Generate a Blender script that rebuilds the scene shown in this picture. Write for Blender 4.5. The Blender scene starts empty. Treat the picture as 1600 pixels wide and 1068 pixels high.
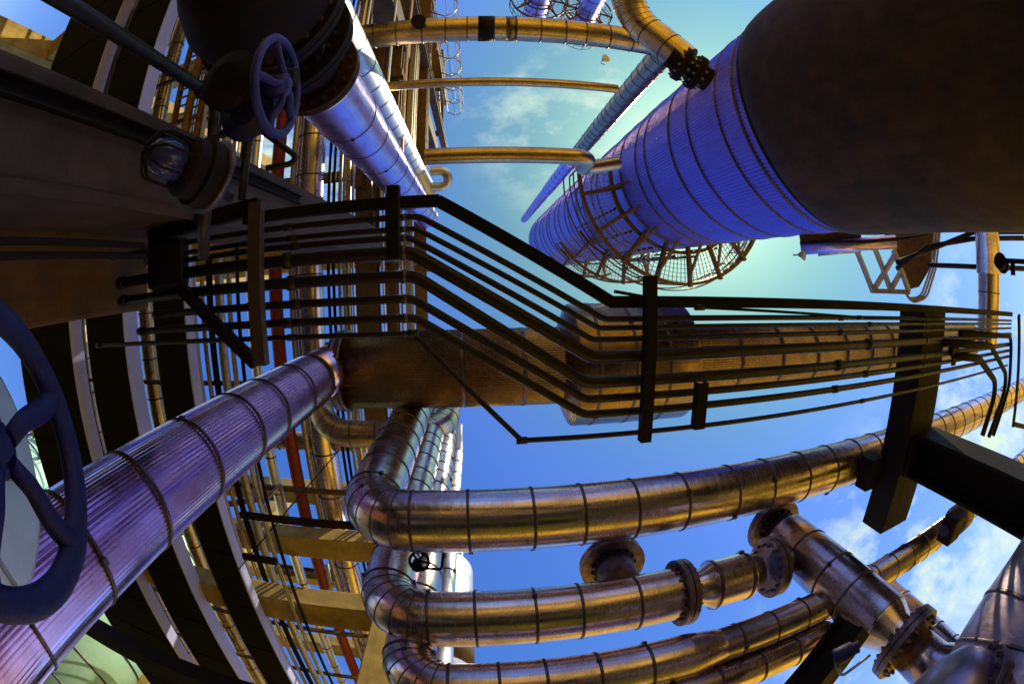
import bpy, math, random
from mathutils import Vector, Matrix, Quaternion
random.seed(7)
PI = math.pi
# ------------------------------------------------------------------ camera (15.6 mm full-frame fisheye looking almost straight up)
F = 693.7
def _rot(w):
    a = w.length; k = w / a
    K = Matrix(((0, -k.z, k.y), (k.z, 0, -k.x), (-k.y, k.x, 0)))
    return Matrix.Identity(3) + K * math.sin(a) + (K @ K) * (1 - math.cos(a))
RM = _rot(Vector((-0.13814756, -0.07862465, 0.02241835)))
EYE = Vector((0, 0, 1.5))
sc = bpy.context.scene
cam = bpy.data.cameras.new('camera'); cam_o = bpy.data.objects.new('camera', cam); sc.collection.objects.link(cam_o)
cam.type = 'PANO'; cam.sensor_width = 36; cam.clip_start = 0.01; cam.clip_end = 5000
try:
    cam.cycles.panorama_type = 'FISHEYE_EQUISOLID'; cam.cycles.fisheye_lens = F / 1600 * 36; cam.cycles.fisheye_fov = 2 * PI
except Exception:
    cam.panorama_type = 'FISHEYE_EQUISOLID'; cam.fisheye_lens = F / 1600 * 36; cam.fisheye_fov = 2 * PI
rw = Vector((RM[0][0], -RM[0][1], RM[0][2])); uw = Vector((RM[1][0], -RM[1][1], RM[1][2])); fw = Vector((RM[2][0], -RM[2][1], RM[2][2]))
cam_o.matrix_world = Matrix.Translation(EYE) @ Matrix((rw, uw, -fw)).transposed().to_4x4()
sc.camera = cam_o

def ray(px, py):
    x = px - 800; y = 534 - py; r = math.hypot(x, y) + 1e-9
    t = 2 * math.asin(min(.999, r / (2 * F))); s = math.sin(t) / r
    v = Vector((x * s, y * s, math.cos(t))) @ RM
    return Vector((v.x, -v.y, v.z))
# all coordinates below are metres from the eye point; EYE is added when meshes are written
def atz(px, py, z): v = ray(px, py); return v * (z / v.z)
def aty(px, py, y): v = ray(px, py); return v * (y / v.y)
def atx(px, py, x): v = ray(px, py); return v * (x / v.x)
def atd(px, py, d): return ray(px, py) * d
X = Vector((1, 0, 0)); Y = Vector((0, 1, 0)); Z = Vector((0, 0, 1))
def cyl(e1, e2, d, r):
    a = ray(*e1); b = ray(*e2); a = (a - d * a.dot(d)).normalized(); b = (b - d * b.dot(d)).normalized()
    h = a.angle(b) / 2; return (a + b).normalized() * (r / math.sin(h))
def on(p, C, d):
    v = ray(*p); k = d.dot(v); c0 = -C.dot(d); c1 = C.dot(v)
    t = (c0 + k * c1) / (1 - k * k); return C + d * t

# ------------------------------------------------------------------ world and sun
SUN = ray(1078, 284); SUN_EL = math.asin(SUN.z); SUN_AZ = math.atan2(SUN.y, SUN.x)
world = bpy.data.worlds.new('World'); sc.world = world; world.use_nodes = True
nt = world.node_tree; nt.nodes.clear()
def N(t, **k):
    n = nt.nodes.new(t)
    for a, b in k.items(): setattr(n, a, b)
    return n
out = N('ShaderNodeOutputWorld'); bg = N('ShaderNodeBackground'); bg.inputs['Strength'].default_value = 0.112
sky = N('ShaderNodeTexSky', sky_type='NISHITA'); sky.sun_disc = False; sky.sun_elevation = SUN_EL; sky.sun_rotation = PI / 2 - SUN_AZ
sky.air_density = 1.5; sky.dust_density = .85; sky.ozone_density = 1.4
hs = N('ShaderNodeHueSaturation'); hs.inputs['Saturation'].default_value = 1.35; hs.inputs['Value'].default_value = 1.0
nt.links.new(sky.outputs[0], hs.inputs['Color'])
tc = N('ShaderNodeTexCoord'); mp = N('ShaderNodeMapping'); mp.inputs['Scale'].default_value = (1.6, 2.6, 2.2)
nt.links.new(tc.outputs['Generated'], mp.inputs[0])
nz = N('ShaderNodeTexNoise'); nz.inputs['Scale'].default_value = 3.6; nz.inputs['Detail'].default_value = 9; nz.inputs['Roughness'].default_value = .62
nt.links.new(mp.outputs[0], nz.inputs['Vector'])
rp = N('ShaderNodeValToRGB'); rp.color_ramp.elements[0].position = .47; rp.color_ramp.elements[1].position = .66
nt.links.new(nz.outputs[0], rp.inputs[0])
# warm-side haze round the sun is greener, the far side of the sky a deeper blue
def dotmask(d, lo, hi):
    vm = N('ShaderNodeVectorMath', operation='DOT_PRODUCT'); vm.inputs[1].default_value = d; nt.links.new(tc.outputs['Generated'], vm.inputs[0])
    mr = N('ShaderNodeMapRange'); mr.interpolation_type = 'SMOOTHSTEP'; mr.inputs[1].default_value = lo; mr.inputs[2].default_value = hi; nt.links.new(vm.outputs['Value'], mr.inputs[0]); return mr.outputs[0]
tint = N('ShaderNodeMix', data_type='RGBA'); tint.inputs['A'].default_value = (.84, .88, 1.34, 1); tint.inputs['B'].default_value = (.58, .95, .66, 1)
nt.links.new(dotmask(SUN, .72, .975), tint.inputs['Factor'])
mul = N('ShaderNodeMix', data_type='RGBA', blend_type='MULTIPLY'); mul.inputs['Factor'].default_value = 1
nt.links.new(hs.outputs[0], mul.inputs['A']); nt.links.new(tint.outputs['Result'], mul.inputs['B'])
# cloud banks only where the photograph has them
cm = None
for c_, lo_, hi_ in ((ray(1500, 930), .86, .99), (ray(865, 195), .970, 1.012), (ray(990, 195), .972, 1.0), (ray(440, 225), .96, .995), (ray(1590, 620), .93, .99)):
    k_ = dotmask(c_, lo_, hi_)
    if cm is None: cm = k_
    else:
        ad = N('ShaderNodeMath', operation='MAXIMUM'); nt.links.new(cm, ad.inputs[0]); nt.links.new(k_, ad.inputs[1]); cm = ad.outputs[0]
mx = N('ShaderNodeMix', data_type='RGBA'); mx.inputs['B'].default_value = (5.6, 6.9, 5.6, 1)
cf_ = N('ShaderNodeMath', operation='MULTIPLY'); nt.links.new(rp.outputs[0], cf_.inputs[0]); nt.links.new(cm, cf_.inputs[1])
nt.links.new(cf_.outputs[0], mx.inputs['Factor']); nt.links.new(mul.outputs['Result'], mx.inputs['A'])
nt.links.new(mx.outputs['Result'], bg.inputs[0]); nt.links.new(bg.outputs[0], out.inputs[0])
sl = bpy.data.lights.new('sun', 'SUN'); sl.energy = 5.0; sl.angle = math.radians(.5); sl.color = (1, .87, .55)
so = bpy.data.objects.new('sun', sl); sc.collection.objects.link(so); so.rotation_euler = SUN.to_track_quat('Z', 'Y').to_euler()
sc.view_settings.view_transform = 'Standard'; sc.view_settings.look = 'None'; sc.view_settings.exposure = 0.35; sc.view_settings.gamma = 1
sc.cycles.max_bounces = 6; sc.cycles.glossy_bounces = 4; sc.cycles.diffuse_bounces = 3; sc.cycles.use_denoising = True
sc.cycles.sample_clamp_indirect = 6

# ------------------------------------------------------------------ materials
MATS = {}
def new_mat(name):
    m = bpy.data.materials.new(name); m.use_nodes = True; t = m.node_tree; t.nodes.clear()
    o = t.nodes.new('ShaderNodeOutputMaterial'); p = t.nodes.new('ShaderNodeBsdfPrincipled'); t.links.new(p.outputs[0], o.inputs[0])
    MATS[name] = m; return m, t, p
def nd(t, ty, **k):
    n = t.nodes.new(ty)
    for a, b in k.items(): setattr(n, a, b)
    return n
def noise(t, vec, scale, detail=5, rough=.55):
    n = nd(t, 'ShaderNodeTexNoise'); n.inputs['Scale'].default_value = scale; n.inputs['Detail'].default_value = detail; n.inputs['Roughness'].default_value = rough
    t.links.new(vec, n.inputs['Vector']); return n.outputs['Fac']
def mapr(t, v, a, b, c, d):
    n = nd(t, 'ShaderNodeMapRange'); n.inputs[1].default_value = a; n.inputs[2].default_value = b; n.inputs[3].default_value = c; n.inputs[4].default_value = d
    t.links.new(v, n.inputs[0]); return n.outputs[0]
def mixc(t, f, a, b):
    n = nd(t, 'ShaderNodeMix', data_type='RGBA')
    t.links.new(f, n.inputs['Factor'])
    for s, v in (('A', a), ('B', b)):
        if isinstance(v, tuple): n.inputs[s].default_value = (*v, 1)
        else: t.links.new(v, n.inputs[s])
    return n.outputs['Result']
def scaled(t, vec, s):
    n = nd(t, 'ShaderNodeMapping'); n.inputs['Scale'].default_value = s; t.links.new(vec, n.inputs[0]); return n.outputs[0]
def bump(t, p, h, st, dist=.01, prev=None):
    n = nd(t, 'ShaderNodeBump'); n.inputs['Strength'].default_value = st; n.inputs['Distance'].default_value = dist
    t.links.new(h, n.inputs['Height'])
    if prev is not None: t.links.new(prev, n.inputs['Normal'])
    t.links.new(n.outputs[0], p.inputs['Normal']); return n.outputs[0]
def cladding(name, base, dirty, rough=.32, streak=1.0, metallic=1.0, dent=.5, brush=1.0):
    """insulation jacket sheet: rolled metal, streaks along the pipe, dull circumferential brushing, dents and dirt"""
    m, t, p = new_mat(name)
    uv = nd(t, 'ShaderNodeUVMap').outputs[0]; ob = nd(t, 'ShaderNodeTexCoord').outputs['Object']
    long_ = noise(t, scaled(t, uv, (14, .7, 1)), 2.0, 6, .6)
    circ = noise(t, scaled(t, uv, (1.5, 60, 1)), 2.0, 4, .7)
    blot = noise(t, ob, 3.5, 6, .65)
    fine = noise(t, ob, 60, 3, .7)
    d1 = mapr(t, blot, .5, .75, 0, .5)
    c = mixc(t, d1, base, dirty)
    c = mixc(t, mapr(t, long_, .5, .8, 0, .5 * streak), c, dirty)
    t.links.new(c, p.inputs['Base Color'])
    p.inputs['Metallic'].default_value = metallic
    a = nd(t, 'ShaderNodeMath', operation='ADD'); t.links.new(mapr(t, circ, .3, .7, -.06 * brush, .1 * brush), a.inputs[0]); t.links.new(mapr(t, blot, .3, .7, rough - .06, rough + .14), a.inputs[1])
    t.links.new(a.outputs[0], p.inputs['Roughness'])
    b = bump(t, p, long_, .22 * dent, .012)
    b = bump(t, p, noise(t, ob, 5, 2, .5), .22 * dent, .03, b)
    if brush: b = bump(t, p, circ, .10 * brush, .002, b)
    bump(t, p, fine, .06, .002, b)
    return m
def painted(name, base, dirt, rough=.5, metallic=0.0, scale=6, amt=.7, bmp=.15):
    m, t, p = new_mat(name); ob = nd(t, 'ShaderNodeTexCoord').outputs['Object']
    n1 = noise(t, ob, scale, 8, .65); n2 = noise(t, ob, scale * 9, 4, .7)
    c = mixc(t, mapr(t, n1, .42, .7, 0, amt), base, dirt)
    c = mixc(t, mapr(t, n2, .55, .75, 0, .4), c, dirt)
    t.links.new(c, p.inputs['Base Color']); p.inputs['Metallic'].default_value = metallic
    if rough >= .6: p.inputs['Specular IOR Level'].default_value = .15
    t.links.new(mapr(t, n1, .3, .7, rough - .08, rough + .2), p.inputs['Roughness'])
    b = bump(t, p, n1, bmp, .02); bump(t, p, n2, bmp, .004, b); return m
def concrete(name, base, dirt, grain=40):
    m, t, p = new_mat(name); ob = nd(t, 'ShaderNodeTexCoord').outputs['Object']
    n1 = noise(t, ob, 2.2, 8, .65); n2 = noise(t, ob, grain, 4, .7); n3 = noise(t, scaled(t, ob, (1, 1, .12)), 6, 6, .6)
    vo = nd(t, 'ShaderNodeTexVoronoi'); vo.inputs['Scale'].default_value = 22; t.links.new(ob, vo.inputs['Vector'])
    c = mixc(t, mapr(t, n1, .38, .68, 0, .8), base, dirt); c = mixc(t, mapr(t, n3, .5, .75, 0, .55), c, dirt)
    c = mixc(t, mapr(t, n2, .55, .8, 0, .5), c, tuple(v * .6 for v in dirt))
    c = mixc(t, mapr(t, vo.outputs['Distance'], .02, .1, .7, 0), c, tuple(v * .4 for v in dirt))
    t.links.new(c, p.inputs['Base Color']); p.inputs['Roughness'].default_value = .85
    b = bump(t, p, n1, .3, .03); bump(t, p, n2, .35, .006, b); return m

M_CLAD = cladding('aluminium_cladding', (.66, .53, .56), (.24, .16, .14), .18)
M_CLADV = cladding('violet_cladding', (.66, .50, .98), (.30, .20, .50), .28, dent=.3)
M_CLADP = cladding('magenta_cladding', (.90, .70, .94), (.52, .38, .60), .20, dent=.02, brush=0, streak=.5)
M_TOWER = cladding('tower_cladding', (.215, .15, .60), (.15, .10, .36), .28, dent=.2, metallic=.85)
M_DULL = cladding('weathered_cladding', (.60, .44, .26), (.20, .13, .08), .24)
M_BRONZE = cladding('bronze_cladding', (.27, .18, .085), (.08, .05, .03), .22)
M_CORNER = cladding('corner_cladding', (.40, .32, .44), (.16, .11, .15), .3, dent=.3)
M_PALE = cladding('pale_cladding', (.80, .80, .82), (.5, .48, .5), .38, dent=.3)
M_GREEN = cladding('pale_green_cladding', (.55, .95, .80), (.4, .75, .6), .5, metallic=.0)
M_BAND = painted('strap_metal', (.14, .11, .13), (.05, .04, .05), .4, 1.0, 20)
M_CONDUIT = painted('weathered_conduit', (.024, .014, .011), (.010, .006, .006), .42, .25, 14)
M_BLACK = painted('dark_steel_paint', (.011, .009, .010), (.03, .016, .010), .6, .1, 8, .5)
M_VALVE = painted('black_valve_paint', (.012, .009, .011), (.05, .022, .012), .68, .1, 7, .6, .4)
M_FLANGE = painted('flange_steel', (.20, .15, .20), (.06, .035, .04), .38, .9, 14, .8, .4)
M_BLUE = painted('blue_handwheel_paint', (.008, .006, .095), (.018, .010, .035), .5, .1, 12, .6, .4)
M_RED = painted('red_pipe_paint', (.26, .018, .012), (.11, .012, .01), .5, 0, 9, .6)
M_LAV = painted('galvanised_rail', (.52, .54, 1.0), (.42, .40, .85), .45, .1, 5, .5, .05)
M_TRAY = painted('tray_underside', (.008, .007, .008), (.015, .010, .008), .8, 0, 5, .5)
M_RUST = painted('rusty_steel', (.34, .17, .035), (.12, .05, .015), .6, .4, 9, .7, .3)
M_BROWN = painted('brown_steel', (.13, .07, .022), (.05, .025, .01), .55, .3, 7, .7)
M_GALV = painted('galvanised_steel', (.45, .42, .40), (.22, .18, .15), .45, .8, 12, .6)
M_OLD = painted('old_rusty_flange', (.09, .035, .014), (.02, .010, .008), .6, .2, 16, .8, .5)
M_BLUE2 = painted('blue_small_wheel_paint', (.028, .018, .26), (.02, .012, .08), .5, 0, 14, .5, .5)
M_POST = painted('weathered_channel', (.10, .065, .07), (.04, .025, .025), .55, .3, 10)
M_YEL = painted('yellow_paint', (.55, .42, .06), (.3, .2, .05), .5, 0, 10)
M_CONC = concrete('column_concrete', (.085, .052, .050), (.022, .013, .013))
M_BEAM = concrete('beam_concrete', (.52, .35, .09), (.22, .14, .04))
M_PIER = concrete('pier_concrete', (.20, .095, .022), (.05, .025, .01))
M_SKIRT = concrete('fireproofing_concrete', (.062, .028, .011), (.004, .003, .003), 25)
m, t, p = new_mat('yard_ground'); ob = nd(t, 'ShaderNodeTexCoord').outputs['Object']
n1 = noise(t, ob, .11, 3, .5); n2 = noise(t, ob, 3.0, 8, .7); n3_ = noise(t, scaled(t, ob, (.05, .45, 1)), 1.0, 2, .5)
sx = nd(t, 'ShaderNodeSeparateXYZ'); t.links.new(ob, sx.inputs[0]); ad_ = nd(t, 'ShaderNodeMath', operation='ADD'); t.links.new(n3_, ad_.inputs[0]); t.links.new(mapr(t, sx.outputs[0], -5, 6, -.08, .09), ad_.inputs[1]); n3 = ad_.outputs[0]  # more gold towards the right, darker on the rack side: sun and shade painted in
c = mixc(t, mapr(t, n3, .46, .50, 0, 1), (.010, .007, .008), (.82, .52, .02)); c = mixc(t, mapr(t, n1, .5, .58, 0, .85), c, (.03, .02, .02)); c = mixc(t, mapr(t, n2, .4, .7, 0, .4), c, (.10, .06, .02))  # gold stripes on near-black: sunlit gravel and shade painted in to colour reflections
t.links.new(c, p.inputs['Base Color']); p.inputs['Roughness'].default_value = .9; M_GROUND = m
m, t, p = new_mat('lamp_glass'); p.inputs['Base Color'].default_value = (.06, .06, .22, 1); p.inputs['Roughness'].default_value = .05; p.inputs['Transmission Weight'].default_value = .3; M_GLASS = m

# ------------------------------------------------------------------ mesh builder
class MB:
    def __init__(s): s.v = []; s.f = []; s.uv = []; s.flat = []
    def face(s, idx, uvs=None, flat=False):
        s.f.append(tuple(idx)); s.uv.append(uvs or [(0, 0)] * len(idx)); s.flat.append(flat)
def frames(path):
    """path: list of (pos, tangent); parallel-transported frames"""
    out = []; t0 = path[0][1].normalized()
    ref = Z if abs(t0.z) < .9 else X
    u = (ref - t0 * ref.dot(t0)).normalized()
    for pos, tg in path:
        tg = tg.normalized(); q = t0.rotation_difference(tg); u = q @ u; u = (u - tg * u.dot(tg)).normalized(); t0 = tg
        out.append((pos, tg, u, tg.cross(u)))
    return out
def make_path(pts, bend=0, nb=10):
    """straight runs joined by arcs; returns samples (pos, tangent, s, kind)"""
    pts = [Vector(p) for p in pts]; res = []; s = 0
    res.append([pts[0], (pts[1] - pts[0]).normalized(), 's'])
    for i in range(1, len(pts) - 1):
        a = (pts[i] - pts[i - 1]).normalized(); b = (pts[i + 1] - pts[i]).normalized(); ang = a.angle(b)
        if ang < 1e-3: continue
        br = bend[i - 1] if isinstance(bend, (list, tuple)) else bend
        tl = br * math.tan(ang / 2)
        mxl = min((pts[i] - pts[i - 1]).length, (pts[i + 1] - pts[i]).length) * .49
        if tl > mxl: br *= mxl / tl; tl = mxl
        st = pts[i] - a * tl; ax = a.cross(b).normalized(); cen = st + ax.cross(a) * br
        for k in range(nb + 1):
            q = Quaternion(ax, ang * k / nb); res.append([cen + q @ (st - cen), q @ a, 'b'])
    res.append([pts[-1], (pts[-1] - pts[-2]).normalized(), 's'])
    out = []; prev = None
    for pos, tg, k in res:
        if prev is not None: s += (pos - prev).length
        out.append((pos, tg, s, k)); prev = pos
    return out
def sweep(b, path, rad, n=24, caps=True, ridges=0, rh=0.0, squash=None):
    fr = frames([(q[0], q[1]) for q in path]); base = len(b.v)
    m_ = n
    for i, (pos, tg, u, w) in enumerate(fr):
        r = rad[i] if isinstance(rad, (list, tuple)) else rad
        for k in range(m_):
            a = 2 * PI * k / m_; rr = r
            if ridges: rr = r + rh * (math.cos(a * ridges) * .5 - .5)
            b.v.append(pos + (u * math.cos(a) + w * math.sin(a)) * rr)
    for i in range(len(fr) - 1):
        r = rad[i] if isinstance(rad, (list, tuple)) else rad
        for k in range(m_):
            k2 = (k + 1) % m_; o = base + i * m_; v0 = path[i][2]; v1 = path[i + 1][2]; c = 2 * PI * r / m_
            b.face((o + k, o + k2, o + m_ + k2, o + m_ + k), [(k * c, v0), ((k + 1) * c, v0), ((k + 1) * c, v1), (k * c, v1)])
    if caps:
        b.face([base + k for k in range(m_)][::-1], flat=True)
        b.face([base + (len(fr) - 1) * m_ + k for k in range(m_)], flat=True)
    return b
def tube(pts, r, bend=0, n=16, nb=8, caps=True, b=None, **k):
    return sweep(b or MB(), make_path(pts, bend, nb), r, n, caps, **k)
def lathe(p0, axis, prof, n=32, b=None, caps=True):
    """prof: list of (distance along axis, radius); sharp steps kept by doubled rings"""
    b = b or MB(); axis = axis.normalized(); path = []; rad = []
    ref = Z if abs(axis.z) < .9 else X; u = (ref - axis * ref.dot(axis)).normalized(); w = axis.cross(u)
    base = len(b.v)
    for s, r in prof:
        for k in range(n):
            a = 2 * PI * k / n; b.v.append(p0 + axis * s + (u * math.cos(a) + w * math.sin(a)) * r)
    for i in range(len(prof) - 1):
        for k in range(n):
            k2 = (k + 1) % n; o = base + i * n; r = prof[i][1]
            b.face((o + k, o + k2, o + n + k2, o + n + k), [(k / n * 6.28 * r, prof[i][0]), ((k + 1) / n * 6.28 * r, prof[i][0]), ((k + 1) / n * 6.28 * r, prof[i + 1][0]), (k / n * 6.28 * r, prof[i + 1][0])])
    if caps:
        if prof[0][1] > 1e-4: b.face([base + k for k in range(n)][::-1], flat=True)
        if prof[-1][1] > 1e-4: b.face([base + (len(prof) - 1) * n + k for k in range(n)], flat=True)
    return b
def box(c, s, b=None, ax=None):
    """c centre, s full sizes, ax optional 3 axes; tiny chamfer-free box with flat faces"""
    b = b or MB(); ax = ax or (X, Y, Z); base = len(b.v); h = [v / 2 for v in s]
    for i in (-1, 1):
        for j in (-1, 1):
            for k in (-1, 1): b.v.append(Vector(c) + ax[0] * h[0] * i + ax[1] * h[1] * j + ax[2] * h[2] * k)
    for f in ((0, 1, 3, 2), (4, 6, 7, 5), (0, 4, 5, 1), (2, 3, 7, 6), (0, 2, 6, 4), (1, 5, 7, 3)): b.face([base + q for q in f], flat=True)
    return b
def span(x0, x1, y0, y1, z0, z1, b=None): return box(((x0 + x1) / 2, (y0 + y1) / 2, (z0 + z1) / 2), (abs(x1 - x0), abs(y1 - y0), abs(z1 - z0)), b)
def bar(p0, p1, w, h, b=None, up=Z):
    d = (p1 - p0); L = d.length; d = d.normalized()
    s = d.cross(up); s = s.normalized() if s.length > 1e-3 else d.cross(X).normalized(); u = s.cross(d)
    return box((p0 + p1) / 2, (L, w, h), b, (d, s, u))
def profile(p0, p1, poly, b=None, up=Z):
    """extrude a 2-D outline (side, up) from p0 to p1"""
    b = b or MB(); d = (p1 - p0).normalized(); s = d.cross(up); s = s.normalized() if s.length > 1e-3 else d.cross(X).normalized(); u = s.cross(d); base = len(b.v); n = len(poly)
    for q in (p0, p1):
        for a, c in poly: b.v.append(q + s * a + u * c)
    for k in range(n):
        k2 = (k + 1) % n; b.face((base + k, base + k2, base + n + k2, base + n + k), flat=True)
    b.face([base + k for k in range(n)][::-1], flat=True); b.face([base + n + k for k in range(n)], flat=True); return b
def chan(w, h, t): return [(-w/2, -h/2), (w/2, -h/2), (w/2, h/2), (w/2 - t, h/2), (w/2 - t, -h/2 + t), (-w/2 + t, -h/2 + t), (-w/2 + t, h/2), (-w/2, h/2)]
def ibeam(w, h, t, f): return [(-w/2, -h/2), (w/2, -h/2), (w/2, -h/2 + f), (t/2, -h/2 + f), (t/2, h/2 - f), (w/2, h/2 - f), (w/2, h/2), (-w/2, h/2), (-w/2, h/2 - f), (-t/2, h/2 - f), (-t/2, -h/2 + f), (-w/2, -h/2 + f)]

# ------------------------------------------------------------------ objects
COL = sc.collection
def tag(o, label, cat, group=None):
    o['label'] = label; o['category'] = cat
    if group: o['group'] = group
    return o
def thing(name, label, cat, loc, group=None):
    o = bpy.data.objects.new(name, None); COL.objects.link(o); o.location = Vector(loc) + EYE; o.empty_display_size = .1
    return tag(o, label, cat, group)
def wloc(o): return o.location + (wloc(o.parent) if o.parent else Vector())
def mesh_of(name, b, mat, org, bevel=0):
    me = bpy.data.meshes.new(name); me.from_pydata([tuple(v + EYE - org) for v in b.v], [], b.f)
    ul = me.uv_layers.new(name='UVMap'); i = 0; data = [0.0] * (2 * len(me.loops))
    for uvs in b.uv:
        for a in uvs: data[i] = a[0]; data[i + 1] = a[1]; i += 2
    ul.data.foreach_set('uv', data)
    me.polygons.foreach_set('use_smooth', [not f for f in b.flat])
    me.materials.append(mat); me.update(); return me
def part(name, b, mat, parent, label=None, bevel=0):
    org = wloc(parent); o = bpy.data.objects.new(name, mesh_of(name, b, mat, org)); COL.objects.link(o); o.parent = parent
    if bevel: bev(o, bevel)
    if label: o['label'] = label
    return o
def bev(o, w):
    md = o.modifiers.new('bevel', 'BEVEL'); md.width = w; md.segments = 2; md.limit_method = 'ANGLE'; md.angle_limit = math.radians(40)
def solo(name, b, mat, label, cat, group=None, bevel=0):
    mn = Vector((min(v.x for v in b.v), min(v.y for v in b.v), min(v.z for v in b.v))); mxv = Vector((max(v.x for v in b.v), max(v.y for v in b.v), max(v.z for v in b.v)))
    org = Vector(((mn.x + mxv.x) / 2, (mn.y + mxv.y) / 2, mn.z)) + EYE
    o = bpy.data.objects.new(name, mesh_of(name, b, mat, org)); COL.objects.link(o); o.location = org
    if bevel: bev(o, bevel)
    return tag(o, label, cat, group)
def struct(name, b, mat):
    o = bpy.data.objects.new(name, mesh_of(name, b, mat, Vector())); COL.objects.link(o); o['kind'] = 'structure'; return o
_shared = {}
def band(parent, pos, tg, r, w=.03, mat=None, name='band', proud=.006, n=48):
    mat = mat or M_BAND; key = (name, round(r, 3), round(w, 3), mat.name)
    if key not in _shared:
        b = lathe(Vector() - EYE, Z, [(-w/2, r * .97), (-w/2, r + proud), (-w*.25, r + proud * 1.3), (w*.25, r + proud * 1.3), (w/2, r + proud), (w/2, r * .97)], n, caps=False)
        box(Vector((r + proud * 2.2, 0, 0)) - EYE, (.014, .035, w * 1.5), b)
        _shared[key] = mesh_of(name, b, mat, Vector())
    o = bpy.data.objects.new(name, _shared[key]); COL.objects.link(o); o.parent = parent
    o.location = pos + EYE - wloc(parent); o.rotation_mode = 'QUATERNION'; o.rotation_quaternion = tg.to_track_quat('Z', 'Y') @ Quaternion(Z, random.uniform(0, 6.28)); return o
def bolts(parent, pos, axis, R, n, L, r=.014):
    """n studs with hex nuts round a flange pair; each a sub-part"""
    key = ('bolt', round(L, 3), round(r, 4))
    if key not in _shared:
        b = lathe(Vector() - EYE, Z, [(-L/2 - r * .9, r * .55), (-L/2 - r * .9, r * .55), (L/2 + r * .9, r * .55)], 8)
        lathe(Vector() - EYE, Z, [(-L/2 - r * .2, r), (-L/2 + r * 1.2, r)], 6, b); lathe(Vector() - EYE, Z, [(L/2 - r * 1.2, r), (L/2 + r * .2, r)], 6, b)
        for i in range(len(b.flat)): b.flat[i] = True
        _shared[key] = mesh_of('bolt', b, M_FLANGE, Vector())
    axis = axis.normalized(); ref = Z if abs(axis.z) < .9 else X; u = (ref - axis * ref.dot(axis)).normalized(); w = axis.cross(u)
    for k in range(n):
        a = 2 * PI * (k + .5) / n; o = bpy.data.objects.new('bolt', _shared[key]); COL.objects.link(o); o.parent = parent
        o.location = pos + (u * math.cos(a) + w * math.sin(a)) * R + EYE - wloc(parent); o.rotation_mode = 'QUATERNION'; o.rotation_quaternion = axis.to_track_quat('Z', 'Y')
def flange(parent, pos, axis, R, th, bore, nb=16, mat=None, pair=True, bl=None, br=.014):
    g = th * .12; axis = axis.normalized()
    if pair: pr = [(-th, bore), (-th, R - .006), (-th + .006, R), (-g/2 - .003, R), (-g/2, R - .006), (-g/2, R * .9), (g/2, R * .9), (g/2, R - .006), (g/2 + .003, R), (th - .006, R), (th, R - .006), (th, bore)]
    else: pr = [(-th/2, bore), (-th/2, R - .006), (-th/2 + .006, R), (th/2 - .006, R), (th/2, R - .006), (th/2, bore)]
    f = part('flange', lathe(pos, axis, pr, 48), mat or M_FLANGE, parent)
    for q in ('',): pass
    fix_flat(f)
    bolts(f, pos, axis, (R + bore) / 2 + (R - bore) * .08, nb, (2 * th if pair else th) + .05, br); return f
def fix_flat(o):
    md = o.modifiers.new('edges', 'EDGE_SPLIT'); md.split_angle = math.radians(35)
def jacket_pipe(name, label, pts, r, mat, bend=0, spacing=.45, n=40, nb=12, ridges=0, rh=0, group=None, gores=0, first=.2, w=.022, cat='pipe', rads=None, bands=True, caps=True):
    """an insulated pipe: jacket mesh, strap bands, gored elbows"""
    path = make_path(pts, bend, nb)
    root = thing(name, label, cat, min((p[0] for p in path), key=lambda v: v.z), group)
    if ridges: n = ridges * 4
    jb = sweep(MB(), path, rads or r, n, caps, ridges, rh)
    j = part('jacket', jb, mat, root); fix_flat(j)
    if bands:
        tot = path[-1][2]; s = first; jit = spacing * .0
        # straight runs
        segs = []; i = 0
        while i < len(path) - 1:
            p, q = path[i], path[i + 1]
            if p[3] == 's' or q[3] == 's' or (q[0] - p[0]).length > r * 2.2: segs.append((p, q))
            i += 1
        for p, q in segs:
            L = (q[0] - p[0]).length; k = max(1, int(round(L / spacing)))
            for a in range(k + 1):
                if a == 0 and p[3] == 's' or a == k and q[3] == 's': continue
                pos = p[0].lerp(q[0], a / k)
                if (0 < a < k): pos = pos + (q[0] - p[0]).normalized() * random.uniform(-.10, .10) * spacing
                band(root, pos, (q[0] - p[0]), r, w)
        if gores:
            idx = [i for i in range(len(path)) if path[i][3] == 'b']; st = max(1, nb // gores)
            for c in range(0, len(idx), nb + 1):
                for k in range(st, nb, st):
                    q = path[idx[c] + k]; band(root, q[0], q[1], r, .010, name='gore_seam', proud=.003)
    return root

# ================================================================== GROUND
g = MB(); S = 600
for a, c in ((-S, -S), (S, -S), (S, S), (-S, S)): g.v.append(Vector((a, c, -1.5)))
g.face((0, 1, 2, 3), flat=True); struct('ground', g, M_GROUND)

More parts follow.
